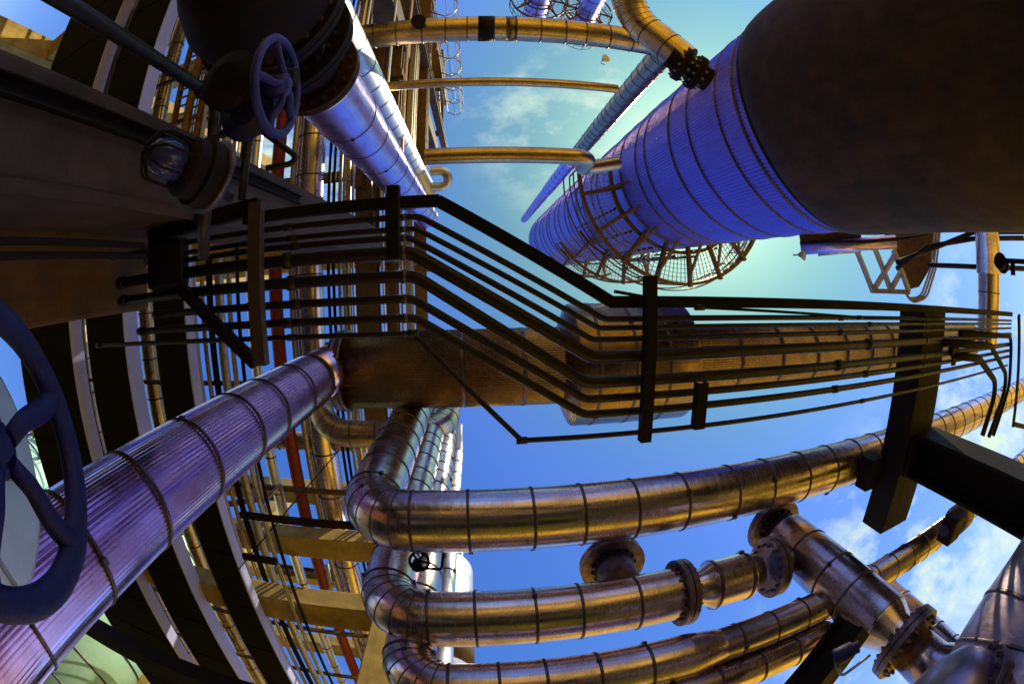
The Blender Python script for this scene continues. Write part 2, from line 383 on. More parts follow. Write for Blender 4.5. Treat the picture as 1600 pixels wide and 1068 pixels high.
# ================================================================== TALL VESSEL
def az(deg): return Vector((math.cos(math.radians(deg)), math.sin(math.radians(deg)), 0))
TD = 6.9; TA = -26.9; TR = TD * math.sin(math.radians(17.8)); TC = az(TA) * TD; ZB = .775 * TD; ZT = 34.0
tw = thing('column_vessel', 'tall violet ribbed column vessel with a dark fireproofed base, largest object at upper right', 'vessel', TC + Z * -1.5)
path = [(TC + Z * z, Z, z, 's') for z in (ZB, 12, 20, 28, ZT)]
sh = part('shell', sweep(MB(), path, [TR, TR, TR, TR, TR], 190 * 4, False, 190, .022), M_TOWER, tw)
z = ZB + .35; k = 0
while z < ZT - .5:
    band(tw, TC + Z * z, Z, TR, .03 if k % 3 else .055, proud=.012, n=96); z += (.55, 1.05, .8, 1.25)[k % 4] * (1 + z * .02); k += 1
part('domed_top', lathe(TC + Z * ZT, Z, [(0, TR * .98)] + [(TR * .5 * math.sin(a * PI / 16), TR * .97 * math.cos(a * PI / 16)) for a in range(0, 9)], 64), M_TOWER, tw)
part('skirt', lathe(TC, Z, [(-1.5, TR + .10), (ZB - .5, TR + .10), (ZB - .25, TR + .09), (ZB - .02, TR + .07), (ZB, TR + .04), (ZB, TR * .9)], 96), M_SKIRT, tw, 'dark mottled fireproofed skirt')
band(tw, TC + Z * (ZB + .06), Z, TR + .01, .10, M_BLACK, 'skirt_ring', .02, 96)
# ring platform round the vessel, on brackets
def arc(b, c, r0, r1, z0, z1, a0, a1, n=40):
    base = len(b.v)
    for i in range(n + 1):
        a = math.radians(a0 + (a1 - a0) * i / n); d = Vector((math.cos(a), math.sin(a), 0))
        for r, zz in ((r0, z0), (r1, z0), (r1, z1), (r0, z1)): b.v.append(c + d * r + Z * zz)
    for i in range(n):
        for k in range(4):
            k2 = (k + 1) % 4; b.face((base + i * 4 + k, base + i * 4 + k2, base + i * 4 + 4 + k2, base + i * 4 + 4 + k), flat=k in (0, 2))
    b.face([base + 3, base + 2, base + 1, base], flat=True); b.face([base + n * 4 + k for k in range(4)], flat=True); return b
def ring_platform(parent, c, zz, ri, ro, a0, a1, nb, mat=M_BROWN, mesh=.13, rail=True):
    b = arc(MB(), c, ri, ri + .09, zz - .1, zz + .03, a0, a1); arc(b, c, ro - .09, ro, zz - .12, zz + .06, a0, a1)
    p = part('platform', b, mat, parent)
    g = MB(); r = ri
    while r < ro: arc(g, c, r, r + .014, zz, zz + .03, a0, a1); r += mesh
    k = 0; n = int(math.radians(a1 - a0) * ro / (mesh * 1.2))
    for i in range(n + 1):
        d = az(a0 + (a1 - a0) * i / n); bar(c + d * ri + Z * (zz + .015), c + d * ro + Z * (zz + .015), .014, .03, g)
    part('grating', g, M_GALV, p)
    for i in range(nb):
        a = a0 + (a1 - a0) * (i + .3) / nb; d = az(a)
        q = profile(c + d * (ri - .35) + Z * (zz - .12), c + d * (ro + .05) + Z * (zz - .12), chan(.1, .16, .012)); bar(c + d * (ri - .3) + Z * (zz - 1.1), c + d * (ro - .3) + Z * (zz - .15), .07, .07, q)
        part('bracket', q, mat, p)
    if rail:
        h = MB()
        for hh in (.55, 1.1): arc(h, c, ro - .03, ro + .01, zz + hh, zz + hh + .04, a0, a1)
        for i in range(nb * 2 + 1):
            d = az(a0 + (a1 - a0) * i / (nb * 2)); bar(c + d * (ro - .01) + Z * zz, c + d * (ro - .01) + Z * (zz + 1.1), .04, .04, h)
        part('railing', h, mat, p)
    return p
ring_platform(tw, TC, 12.2, TR + .12, TR + 1.15, 20, 182, 8)
ring_platform(tw, TC, 17.5, TR + .12, TR + 1.15, 66, 150, 4)
ring_platform(tw, TC, 23.0, TR + .12, TR + .9, 70, 140, 3)
hoop = MB(); arc(hoop, TC, TR + 1.3, TR + 1.34, 12.9, 12.95, 25, 120); arc(hoop, TC, TR + 1.25, TR + 1.29, 13.6, 13.65, 25, 182); part('outer_hoop', hoop, M_BROWN, tw)
for k in range(7): part('stand_pipe', tube([TC + az(40 + k * 19) * (TR + .3) + Z * 12.2, TC + az(40 + k * 19) * (TR + .3) + Z * 17.4], .04, n=8), M_CONDUIT, tw)
# nozzle with black flange at the left flank
npz = TC + az(-134) * (TR - .1)
ndir = (az(-150) + Z * .1).normalized(); NP = atd(1062, 112, 7.6)

# ================================================================== GOLD PIPES AT THE TOP, BETWEEN RACK AND VESSEL
P5 = cyl((800, 26), (800, 65), X, .25); V5 = Vector((3.62, P5.y, 0))
x5 = 3.62
p5 = jacket_pipe('overhead_pipe', 'bronze banded pipe crossing the top of the picture and turning up beside the vessel', [Vector((-2.6, P5.y, P5.z)), Vector((x5, P5.y, P5.z)), Vector((x5, P5.y, 16.0))], .25, M_DULL, bend=.42, spacing=.42, gores=4, nb=12)
part('wide_band', lathe(on((747, 44), P5, X), X, [(0, .256), (.28, .256)], 40), M_BLACK, p5, 'black band')
part('label_plate', lathe(on((790, 38), P5, X), X, [(0, .2535), (.19, .2535)], 40), M_BRONZE, p5)
part('drain_stub', lathe(on((657, 33), P5, X) - Z * .2, -Z, [(0, .1), (.16, .1), (.16, .13), (.2, .13)], 24), M_VALVE, p5, 'black capped stub')
b = sweep(MB(), [(Vector((x5, P5.y, z)), Z, z, 's') for z in (16, 16.5, 22, 22.5, 33)], [.25, .27, .27, .25, .25], 28); part('upper_run', b, M_CLADV, p5)
for k in range(20): band(p5, Vector((x5, P5.y, 16.8 + k * .8)), Z, .27 if k < 7 else .25, .03)
P6 = cyl((800, 121), (800, 135), X, .085); jacket_pipe('thin_overhead_pipe', 'thin bare dark pipe crossing the sky below the bronze overhead pipe', [Vector((-2.2, P6.y, P6.z)), Vector((2.55, P6.y, P6.z))], .085, M_DULL, bands=False, n=24)
P7 = cyl((800, 229), (800, 255), X, .13)
p7x = on((912, 242), P7, X).x
jacket_pipe('bent_overhead_pipe', 'dull brown pipe crossing the sky and bending at its right end beside the vessel', [Vector((-.75, P7.y, P7.z)), Vector((p7x + .12, P7.y, P7.z)), Vector((p7x + .12, P7.y, P7.z + .75)), Vector((p7x + .9, P7.y - .25, P7.z + 1.1))], .13, M_DULL, bend=.28, bands=False, n=28)
a = atz(695, 262, P7.z * 1.0)
jacket_pipe('short_looped_pipe', 'short white pipe loop hooking out of the large riser in the upper middle', [atd(672, 268, 7.2), atd(700, 266, 7.2), atd(699, 292, 7.2), atd(672, 292, 7.2)], .075, M_PALE, bend=.12, bands=False, n=20)
# s-shaped gold pipe entering the vessel nozzle
q0 = atd(968, -40, 7.5); q1 = atd(985, 38, 7.9); q2 = atd(1062, 92, 8.0)
gp = jacket_pipe('gold_curved_pipe', 'gold gored pipe curving down from the top edge to the black vessel flange', [atd(975, -90, 8.2), atd(982, 26, 8.1), atd(1072, 96, 7.6)], .3, M_DULL, bend=.9, spacing=.5, gores=6, nb=12)
d = (TC + Z * 6.6 - atd(1072, 96, 7.6)).normalized()
f0 = atd(1066, 100, 7.5); ax = (atd(1110, 128, 7.6) - f0).normalized()
vn = thing('vessel_nozzle', 'black bolted flange joint between the gold curved pipe and the vessel', 'flange', f0)
part('neck', lathe(f0, ax, [(-.25, .2), (.5, .22)], 28), M_VALVE, vn)
for s in (0, .26): flange(vn, f0 + ax * s, ax, .33, .06, .2, 12, M_VALVE, br=.03)

# ================================================================== CENTRAL EXCHANGER (horizontal, brown ribbed) AND RIBBED RISER
P0 = Vector((0, 1.109, 5.606)); x0 = on((538, 578), P0, X).x
ex = thing('horizontal_exchanger', 'long brown ribbed horizontal vessel crossing the middle behind the conduit rack', 'vessel', Vector((3, P0.y, P0.z - .8)))
def xpath(xs, c): return [(Vector((x, c.y, c.z)), X, x, 's') for x in xs]
xb0 = 1.16; xb1 = 2.8
part('shell', sweep(MB(), xpath([x0, xb0, 13], P0), .5, 96 * 4, True, 96, .012), M_BRONZE, ex); 
part('end_cap', lathe(Vector((x0, P0.y, P0.z)), X, [(-.10, .30), (-.10, .50), (-.085, .53), (-.03, .53), (-.03, .50), (.02, .50), (.02, .54), (.08, .54), (.08, .5)], 64), M_BAND, ex)
o = part('enlarged_shell', lathe(Vector((xb0, P0.y, P0.z)), X, [(-.12, .5), (0, .79), (.02, .8), (1.55, .8), (1.57, .79), (1.70, .5)], 80), M_BRONZE, ex); fix_flat(o)
for x in (-.2, .55, 3.6, 4.4, 5.2, 6.0, 6.8, 7.6, 8.6): band(ex, Vector((x, P0.y, P0.z)), X, .5, .05, n=64)
for x in (1.4, 1.85, 2.3): band(ex, Vector((x, P0.y, P0.z)), X, .8, .04, n=64)
P4 = Vector((-1.96, 1.05, 0)); r4 = .305
p4 = jacket_pipe('ribbed_riser', 'large violet ribbed riser rising from lower left to the brown exchanger', [Vector((P4.x, P4.y, -1.5)), Vector((P4.x, P4.y, 4.75))], r4, M_CLADP, ridges=74, rh=.026, spacing=.62, w=.02, caps=False)
pts = [Vector((P4.x, P4.y, 4.75)), Vector((P4.x, P4.y, P0.z)), Vector((x0 - .02, P0.y, P0.z))]
part('elbow', sweep(MB(), make_path(pts, .3, 10), r4 * .99, 48, True), M_CLADP, p4)
band(p4, Vector((P4.x, P4.y, 4.75)), Z, r4, .035)

# ================================================================== THREE RISERS AND THEIR HORIZONTAL RUNS (lower middle)
P1 = Vector((0, 1.79, 2.98)); vx1 = -.95
g_run = None
p1 = jacket_pipe('bent_banded_pipe', 'uppermost of the three bent banded pipes, running right to the black steel arm', [Vector((vx1, P1.y, 9.5)), Vector((vx1, P1.y, P1.z)), Vector((22, P1.y + .1, P1.z + .05))], .25, M_CLAD, bend=.40, spacing=.43, gores=6, nb=12)
P2 = Vector((0, 2.472, 2.551)); vx2 = -.84; F2 = on((1064, 925), P2, X).x
p2 = jacket_pipe('flanged_banded_pipe', 'middle bent banded pipe ending in a bolted flange, with an upright blind flange on top', [Vector((vx2, P2.y, 9.5)), Vector((vx2, P2.y, P2.z)), Vector((F2 - .06, P2.y, P2.z))], .235, M_CLAD, bend=.38, spacing=.43, gores=6, nb=12)
nx = on((957, 872), P2 + Z * .55, X).x
part('nozzle', lathe(Vector((nx, P2.y, P2.z)), Z, [(0, .17), (.46, .17), (.52, .20)], 32), M_FLANGE, p2)
flange(p2, Vector((nx, P2.y, P2.z + .58)), Z, .30, .05, .05, 16, br=.018)
flange(p2, Vector((F2, P2.y, P2.z)), X, .30, .055, .16, 18, br=.016)
VX, VY = 2.95, 2.45
s2 = thing('spool_piece', 'short gold jacketed spool between the bolted flange and the upright tee', 'pipe', Vector((F2 + .3, P2.y, P2.z - .2)))
o = part('jacket', lathe(Vector((F2 + .06, P2.y, P2.z)), X, [(0, .15), (.06, .15), (.12, .17), (.20, .205), (.215, .225), (.6, .225), (.61, .2), (.68, .17), (.74, .15)], 48), M_CLAD, s2); fix_flat(o)
band(s2, Vector((F2 + .29, P2.y, P2.z)), X, .225, .03); band(s2, Vector((F2 + .62, P2.y, P2.z)), X, .225, .03)
F3 = on((1203, 880), P2, X).x
flange(s2, Vector((F3, P2.y, P2.z)), X, .30, .05, .14, 16, br=.016)
vt = jacket_pipe('upright_tee_pipe', 'steel upright pipe with a bolted blind flange on top, slanting across the lower right', [Vector((VX, VY, 1.27)), Vector((VX, VY, 2.90))], .262, M_CLAD, spacing=.42, caps=True)
part('branch', lathe(Vector((F3 + .05, P2.y, P2.z)), X, [(0, .14), (.5, .15)], 32), M_FLANGE, vt)
part('neck', lathe(Vector((VX, VY, 2.90)), Z, [(0, .25), (.08, .19), (.2, .19)], 36), M_FLANGE, vt)
flange(vt, Vector((VX, VY, 3.15)), Z, .32, .055, .06, 16, br=.02)
o = part('reducer', lathe(Vector((VX, VY, 1.27)), -Z, [(.004, .250), (.03, .245), (.16, .19), (.26, .19)], 40), M_CLAD, vt); fix_flat(o)
flange(vt, Vector((VX, VY, .94)), Z, .33, .06, .19, 20, br=.02)
part('lower_neck', lathe(Vector((VX, VY, .88)), -Z, [(0, .19), (.3, .2), (.5, .3), (2.0, .3)], 32), M_CLAD, vt)
P3 = Vector((0, 2.66, 1.961)); xr = on((1068, 1012), P3, X).x
p3 = jacket_pipe('lowest_banded_pipe', 'lowest of the three bent banded pipes along the bottom edge, sunlit on top', [Vector((-.63, P3.y, 9.0)), Vector((-.63, P3.y, P3.z)), Vector((xr, P3.y, P3.z))], .2, M_CLAD, bend=.32, spacing=.36, gores=6, nb=12)
o = part('reducer', lathe(Vector((xr, P3.y, P3.z)), X, [(0, .2), (.02, .2), (.28, .165), (.3, .16)], 40), M_CLAD, p3); fix_flat(o)
part('slim_run', sweep(MB(), make_path([Vector((xr + .3, P3.y, P3.z)), Vector((16, P3.y, P3.z))]), .16, 36), M_CLAD, p3)
for i in range(22): band(p3, Vector((xr + .45 + i * .34, P3.y, P3.z)), X, .16, .018)
q = atz(1030, 1062, 1.9)
jacket_pipe('branch_pipe', 'gold banded pipe beside the lowest run near the bottom edge', [Vector((q.x - .1, q.y + .02, 1.62)), Vector((q.x + .05, q.y + .02, 1.72)), Vector((on((1292, 990), Vector((0, q.y + .02, 1.72)), X).x, q.y + .02, 1.72))], .14, M_CLAD, spacing=.36)
jacket_pipe('bright_riser', 'slim sunlit white riser at the right of the three bent pipes', [Vector((-.50, 3.5, 2.2)), Vector((-.50, 3.5, 8.6)), Vector((-.50, 3.1, 9.2))], .11, M_PALE, bend=.1, spacing=.6)
yb = atz(180, 1010, 3.4)
solo('low_crossbeam', span(-16, -1.9, yb.y - .22, yb.y + .22, 3.4, 3.75), M_BLACK, 'dark low beam crossing in front of the pale green vessel at bottom left', 'beam')
# far pale tank fragment with brown insulation behind the second elbow
b = lathe(Vector((-.95, 6.2, 3.0)), Z, [(0, .62), (5.0, .62)], 40)
fr_ = thing('pale_drum', 'pale drum with a brown belt seen between the two lower elbows', 'drum', Vector((-.95, 6.2, 3)))
part('shell', b, M_PALE, fr_); part('belt', lathe(Vector((-.95, 6.2, 4.9)), Z, [(0, .63), (1.0, .63)], 40), M_BROWN, fr_)

# ================================================================== CONDUIT RACK
ZC = 2.3
cd = [  # left run pixel, kink a, kink b, right run pixel, radius px, bend
 ((605, 341), (655, 340), (944, 494), (1200, 496), 9, .12),
 ((605, 359.5), (650, 359.5), (936, 506), (1200, 508), 8, .12),
 ((605, 373), (640, 372), (926, 522), (1200, 523), 9, .12),
 ((605, 396), (642, 396), (925, 547), (1200, 546.5), 19, .18),
 ((605, 433), (648, 433), (915, 583), (1200, 580), 17, .18),
 ((605, 468), (645, 469), (915, 611), (1200, 601.5), 12, .14),
 ((605, 498), (650, 499), (913, 641), (1200, 621.5), 12, .14),
 ((605, 522), (645, 522), (815, 679), (1200, 651), 8, .02)]
words = ['topmost and slim', 'second, slim', 'third, slim', 'fourth and thickest', 'fifth, thick', 'sixth, medium', 'seventh, medium', 'lowest, thin, with the longest slant and sharp elbows']
lefts = [(150, 385), (262, 378), (262, 385), (185, 400), (187, 456), (240, 478), (215, 505), (135, 536)]
for i, (l, ka, kb, r, w, bd) in enumerate(cd):
    yl = atz(*l, ZC).y; yr = atz(*r, ZC).y; rad = w * .5 / 694 * ZC * 1.15
    xa = atz(*ka, ZC).x; xb = atz(*kb, ZC).x; xl = max(-2.9, atz(*lefts[i], ZC).x)
    P = [Vector((xl, yl, ZC)), Vector((xa, yl, ZC)), Vector((xb, yr, ZC)), Vector((7.5, yr, ZC))]
    root = thing('conduit', ('rusty brown conduit in the stepped rack, %s' % words[i])+('' if i in (0, 7) else ' from the top'), 'conduit', P[1] - Z * rad, 'conduits in the stepped rack')
    part('run', sweep(MB(), make_path(P, bd if i < 7 else .01, 8), rad, 16), M_CONDUIT, root)
    for xx, yy in ((atz(450 + 6 * (i % 3), l[1], ZC).x, yl), (atz(1310 + (i % 2) * 45, 560, ZC).x, yr), (xl + .05, yl)):
        part('coupling', lathe(Vector((xx - .03, yy, ZC)), X, [(0, rad * 1.05), (.004, rad * 1.3), (.056, rad * 1.3), (.06, rad * 1.05)], 16), M_CONDUIT, root)
    for px_ in (405, 615, 1011, 1093, 1440):
        if px_ == 1093 and i < 5: continue
        yy = yl if px_ < 700 else yr; xx = atz(px_, 350 if px_ < 700 else 560, ZC).x
        if xx < xl: continue
        if px_ == 1440 or px_ == 615: xx += .055
        part('pipe_strap', lathe(Vector((xx - .012, yy, ZC)), X, [(0, rad * 1.02), (0, rad * 1.16), (.024, rad * 1.16), (.024, rad * 1.02)], 16), M_FLANGE, root)
    if i == 7:
        for c in (P[1], P[2]): part('elbow_fitting', lathe(c - X * .03, X, [(0, rad * 1.4), (.06, rad * 1.4)], 14), M_CONDUIT, root)
# square channel along the top of the rack
yl = atz(605, 318, ZC).y; yr = atz(1200, 473, ZC).y; xa = atz(684, 313, ZC).x; xb = atz(955, 464, ZC).x
root = thing('rack_beam', 'dark square steel beam edging the stepped conduit rack at its top', 'beam', Vector((xa, yl, ZC - .03)))
for k, (p, q) in enumerate(((Vector((-1.35, yl, ZC)), Vector((xa + .01, yl, ZC))), (Vector((xa, yl, ZC + .0025)), Vector((xb, yr, ZC + .0025))), (Vector((xb - .01, yr, ZC)), Vector((7.5, yr, ZC))))):
    part('section', bar(p, q, .064, .052), M_BLACK, root, bevel=.004)
for (px, y0, y1, w, label, mat, z) in ((615, 291, 405, .062, 'dark upright channel crossing the left bend of the conduit rack', M_BLACK, ZC - .10), (1011, 431, 688, .064, 'dark upright channel crossing the right bend of the conduit rack', M_BLACK, ZC - .10), (405, 316, 570, .08, 'pale brown upright channel at the left end of the conduit rack', M_GALV, ZC - .12), (1093, 597, 668, .07, 'short dark clamp channel holding the lowest conduits', M_BLACK, ZC - .1)):
    a = atz(px, y0, z); c = atz(px, y1, z); a.x = c.x = (a.x + c.x) / 2
    solo('support_channel', profile(a, c, chan(w, .06, .008)), mat if mat != M_GALV else M_POST, label, 'channel')
# diagonal strut and bracket mass at the left end of the rack
zz = ZC - .05
solo('diagonal_strut', bar(atz(262, 425, zz), atz(400, 568, zz), .07, .05), M_BLACK, 'dark diagonal strut slanting down to the foot of the pale brown channel', 'strut')
solo('rack_bracket', profile(atz(405, 322, ZC + .06), atz(235, 372, ZC + .06), chan(.10, .07, .01)), M_BLACK, 'dark tapered bracket arm joining the conduit rack to the concrete column', 'bracket')
jb = thing('junction_box', 'black junction boxes where conduits meet left of the pale brown channel', 'junction box', atz(255, 425, ZC))
part('body', box(atz(262, 412, ZC - .02), (.30, .30, .14)), M_BLACK, jb, bevel=.02); part('lid', box(atz(262, 412, ZC - .10), (.26, .26, .03)), M_BLACK, jb, bevel=.01)
for k, (py, l) in enumerate(((377, 'upper'), (399, 'lower'))):
    v = ray(60, py); d = 1.9
    base = Vector((v.x, v.y, 0)).normalized() * 1.72
    solo('standing_conduit', tube([base + Z * -1.5, base + Z * 1.75, atz(230, 400 + 10 * k, 2.0)], .016, .08, n=14), M_BLACK, 'dark standing conduit in front of the concrete column, the %s of two' % l, 'conduit')
# small cable pipes curving down at the right end of the rack
for k, (pts, r) in enumerate((([(1475, 535), (1548, 540), (1575, 590), (1545, 682)], .016), ([(1490, 555), (1530, 560), (1558, 600), (1535, 680)], .018), ([(1500, 520), (1580, 525), (1577, 600), (1552, 680)], .014))):
    P = [atz(px, py, ZC - .06 - .0 * i) for i, (px, py) in enumerate(pts)]
    solo('cable_conduit', tube(P, r * 2.6, .25, n=12), M_BLACK, 'black cable conduit curving down at the right end of the rack, %s' % ('outer bend', 'inner bend', 'straightest drop')[k], 'conduit', 'cable conduits at the right end of the rack')
cb = thing('cast_fitting', 'black cast conduit fitting at the right of the black steel arm', 'junction box', atz(1490, 548, ZC - .1))
part('body', box(atz(1490, 548, ZC - .05), (.22, .09, .08)), M_BLACK, cb, bevel=.02); part('cover', box(atz(1490, 565, ZC - .09), (.12, .08, .02)), M_BLACK, cb, bevel=.006)
tc_ = thing('thin_cable', 'thin black cable with couplings running just under the top rack beam at right', 'cable', atz(1200, 485, ZC - .1))
part('run', tube([atz(960, 455, ZC - .08), atz(1092, 480, ZC - .08), atz(1350, 496, ZC - .08), atz(1470, 498, ZC - .08)], .009, .1, n=8), M_BLACK, tc_)
for px_, py_ in ((1094, 480), (1348, 496)): part('coupling', lathe(atz(px_ - 8, py_, ZC - .08), X, [(0, .018), (.06, .018)], 10), M_CONDUIT, tc_)
for px_, y0_, y1_ in ((452, 470, 530), (560, 335, 360), (1180, 490, 505)): pass
# frame at the right edge
zf = ZC - .02
for a, c, lb in (((1592, 492), (1583, 665), 'dark upright bar at the right edge of the picture crossing the conduits'), ((1583, 662), (1640, 676), 'short dark cross bar at the right edge below the upright bar')):
    solo('steel_bar', bar(atz(*a, zf), atz(*c, zf), .09, .05), M_BLACK, lb, 'bar')

# ================================================================== BLACK STEEL ARM AND POST (right)
ZA = ZC + .17
a = atz(1440, 484, ZA); c = atz(1386, 812, ZA); xm = (a.x + c.x) / 2
st = thing('steel_arm_post', 'black steel post with a cantilever arm carrying the conduits on the right', 'support', Vector((xm, (a.y + c.y) / 2, -1.5)))
part('arm', bar(Vector((xm, a.y, ZA)), Vector((xm, c.y, ZA)), .56, .34), M_BLACK, st, bevel=.012)
cp = ray(1455, 690); cy = a.y + (c.y - a.y) * .62
part('post', profile(Vector((xm + .1, cy, -1.5)), Vector((xm + .1, cy, ZA - .16)), ibeam(.46, .46, .02, .03), up=Y), M_BLACK, st)
part('gusset', box((xm, cy, ZA - .2), (.44, .40, .03)), M_BLACK, st)
part('pipe_shoe', span(xm - .52, xm - .305, P1.y - .16, P1.y + .18, P1.z - .42, P1.z - .24), M_BLACK, st)

# ================================================================== PIPE RACK ON THE LEFT (concrete frame)
XC = -1.8
def frame(y0, y1, label, cx=0.0, topz=21, levels=((5.0, 5.45), (7.0, 7.45), (9.3, 9.75), (13, 13.5)), xfar=-10.5):
    root = thing('pipe_rack', label, 'frame', Vector((XC - .4, (y0 + y1) / 2, -1.5)), 'concrete frames of the pipe rack')
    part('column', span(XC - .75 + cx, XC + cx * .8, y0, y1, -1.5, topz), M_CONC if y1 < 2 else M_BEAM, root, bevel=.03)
    part('column', span(xfar, xfar - .7, y0, y1, -1.5, topz), M_BEAM, root, bevel=.03)
    for z0, z1 in levels: part('beam', span(xfar + .003, XC - .75 + cx - .003, y0 + .02, y1 - .04, z0, z1), M_BEAM, root, bevel=.02)
    return root
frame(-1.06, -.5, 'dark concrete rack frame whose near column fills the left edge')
frame(4.72, 5.28, 'sunlit yellow concrete rack frame with striped shadows at lower left', .78)
frame(-6.9, -6.3, 'concrete rack frame behind the upper left valve')
frame(10.6, 11.2, 'farthest concrete rack frame beyond the striped one at bottom left')
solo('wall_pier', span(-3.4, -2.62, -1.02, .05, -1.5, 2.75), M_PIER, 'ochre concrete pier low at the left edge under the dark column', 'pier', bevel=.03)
solo('column_channel', profile(Vector((XC + .03, -.90, -1.5)), Vector((XC + .03, -.90, 4.2)), chan(.09, .05, .008), up=X), M_BLACK, 'dark channel running up the face of the near concrete column', 'channel')
solo('column_joint_cover', span(XC - .002, XC + .02, -.5 - .05, -.5 + .012, -1.5, 3.4), M_CONC, 'chipped concrete edge strip along the corner of the near column', 'edge strip')
# cable trays along the rack
def tray(xw, xe, z, label, y0=-12, y1=14, side=.33):
    root = thing('cable_tray', label, 'cable tray', Vector(((xw + xe) / 2, 1, z)), 'cable trays along the pipe rack')
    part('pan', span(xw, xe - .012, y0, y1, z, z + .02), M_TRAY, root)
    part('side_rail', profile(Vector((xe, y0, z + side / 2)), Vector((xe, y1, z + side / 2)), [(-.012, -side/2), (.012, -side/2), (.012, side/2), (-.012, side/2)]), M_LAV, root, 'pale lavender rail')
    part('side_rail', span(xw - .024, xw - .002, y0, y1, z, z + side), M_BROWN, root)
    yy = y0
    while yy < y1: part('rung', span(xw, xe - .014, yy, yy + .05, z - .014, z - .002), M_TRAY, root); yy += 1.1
ZT2 = 4.72
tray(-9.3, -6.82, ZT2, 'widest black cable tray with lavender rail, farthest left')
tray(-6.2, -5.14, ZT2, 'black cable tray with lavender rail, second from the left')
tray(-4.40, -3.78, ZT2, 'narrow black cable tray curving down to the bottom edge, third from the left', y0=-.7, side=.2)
def ypipe(pxa, pxb, ypx, z, mat, label, name='rack_pipe', y0=-12, y1=14, spacing=.8, bands=True, group='pipes lying along the pipe rack', r=None, n=28):
    e1 = ray(pxa, ypx); e2 = ray(pxb, ypx); r = r or .1
    C = cyl((pxa, ypx), (pxb, ypx), Y, 1.0); C *= z / C.z; rr = C.length * math.sin(math.acos(max(-1, min(1, (e1 - Y * e1.y).normalized().dot((e2 - Y * e2.y).normalized())))) / 2)
    jacket_pipe(name, label, [Vector((C.x, y0, C.z)), Vector((C.x, y1, C.z))], rr, mat, spacing=spacing, bands=bands, n=n, group=group, w=.03)
ypipe(215, 241, 480, 6.6, M_DULL, 'tan banded pipe lying between two black cable trays at left')
ypipe(123, 133, 480, 6.4, M_DULL, 'slim tan pipe beside the farthest left lavender rail')
ypipe(425, 446, 534, 7.75, M_RED, 'bright red pipe lying along the rack, the only red one', name='red_pipe', bands=False)
ypipe(452, 462, 470, 7.7, M_GALV, 'thin grey pipe just right of the red pipe', bands=False)
ypipe(462, 506, 470, 7.9, M_CLAD, 'thick gold banded pipe right of the red pipe', spacing=.9)
ypipe(396, 414, 600, 7.9, M_PALE, 'pale banded pipe just left of the red pipe')
ypipe(512, 517, 470, 7.6, M_BLACK, 'black thin pipe left of the twin group by the brown beams', bands=False)
ypipe(520, 525, 470, 7.6, M_BLACK, 'black thin pipe in the middle of the twin group by the brown beams', bands=False)
ypipe(529, 535, 470, 7.6, M_GALV, 'grey thin pipe right of the black pair by the brown beams', bands=False)
for k, (a, c, m_) in enumerate(((318, 325, M_LAV), (331, 338, M_DULL), (341, 351, M_BLACK), (354, 368, M_GALV), (372, 380, M_GALV), (386, 392, M_BLACK))):
    ypipe(a, c, 640, 4.9 if k > 3 else 6.0, m_, 'small rack pipe right of the narrow cable tray, ' + ('leftmost and lavender', 'second, tan', 'third, black', 'fourth, grey and thicker', 'fifth, grey', 'sixth, black')[k], bands=False)
for k, (a, c, ypx, z, m_) in enumerate(((136, 140, 480, 6.9, M_PALE), (143, 147, 480, 7.2, M_BROWN), (168, 171, 480, 6.0, M_PALE), (276, 282, 480, 6.8, M_GALV), (285, 290, 480, 6.8, M_PALE), (300, 305, 480, 6.9, M_BROWN), (540, 548, 470, 7.4, M_DULL), (551, 555, 470, 7.4, M_PALE), (598, 602, 470, 8.4, M_PALE), (626, 631, 470, 8.8, M_DULL))):
    ypipe(a, c, ypx, z, m_, ('slim pipe high over the far left trays, ' if k < 3 else 'slim pipe above the narrow black tray, ' if k < 6 else 'slim pipe beside the brown girders, ') + ('left one', 'middle one', 'right one', 'left one', 'middle one', 'right one', 'first', 'second', 'third', 'fourth')[k], bands=False)
# steel members high on the rack edge
for k, (a, c, ypx, zlev, m_) in enumerate(((560, 592, 470, 9.9, M_BROWN), (606, 622, 470, 10.4, M_BROWN), (636, 645, 470, 11.5, M_GALV), (650, 667, 470, 13.6, M_BROWN), (540, 546, 470, 9.9, M_GALV))):
    p = atz(a, ypx, zlev); q = atz(c, ypx, zlev)
    solo('edge_girder', profile(Vector(((p.x + q.x) / 2, -14, zlev)), Vector(((p.x + q.x) / 2, 14, zlev)), ibeam(q.x - p.x, .4, .03, .04)), m_, 'high steel girder along the rack edge, ' + ('widest and leftmost brown one', 'second brown one', 'narrow grey one', 'outermost brown one', 'slim grey one left of all')[k], 'girder', 'girders along the rack edge')
# platform floors and cross ties of the upper level
for k, yy in enumerate((-9.5, -5.2, -2.6, 2.4, 8.0)):
    solo('cross_tie', profile(Vector((-6.5, yy, 9.9)), Vector((-1.75, yy, 9.9)), ibeam(.2, .3, .02, .03)), M_BROWN, 'brown steel tie across the upper rack, ' + ('at the top edge', 'by the gold pipe elbow', 'above the large riser', 'below the exchanger end', 'near the bottom edge')[k], 'beam', 'ties across the upper rack')
def ladder_tray(a, c, ypx, z, mat, label, y0=-12, y1=-1.3, step=.17):
    p = atz(a, ypx, z); q = atz(c, ypx, z); root = thing('ladder_tray', label, 'cable tray', Vector(((p.x + q.x) / 2, -3, z)), 'ladder trays at upper left')
    for x in (p.x, q.x): part('side_rail', span(x - .015, x + .015, y0, y1, z, z + .16), mat, root)
    yy = y0; n = 0
    while yy < y1 and n < 95: part('rung', span(p.x + .016, q.x - .016, yy, yy + .035, z + .04, z + .07), M_GALV, root); yy += step; n += 1
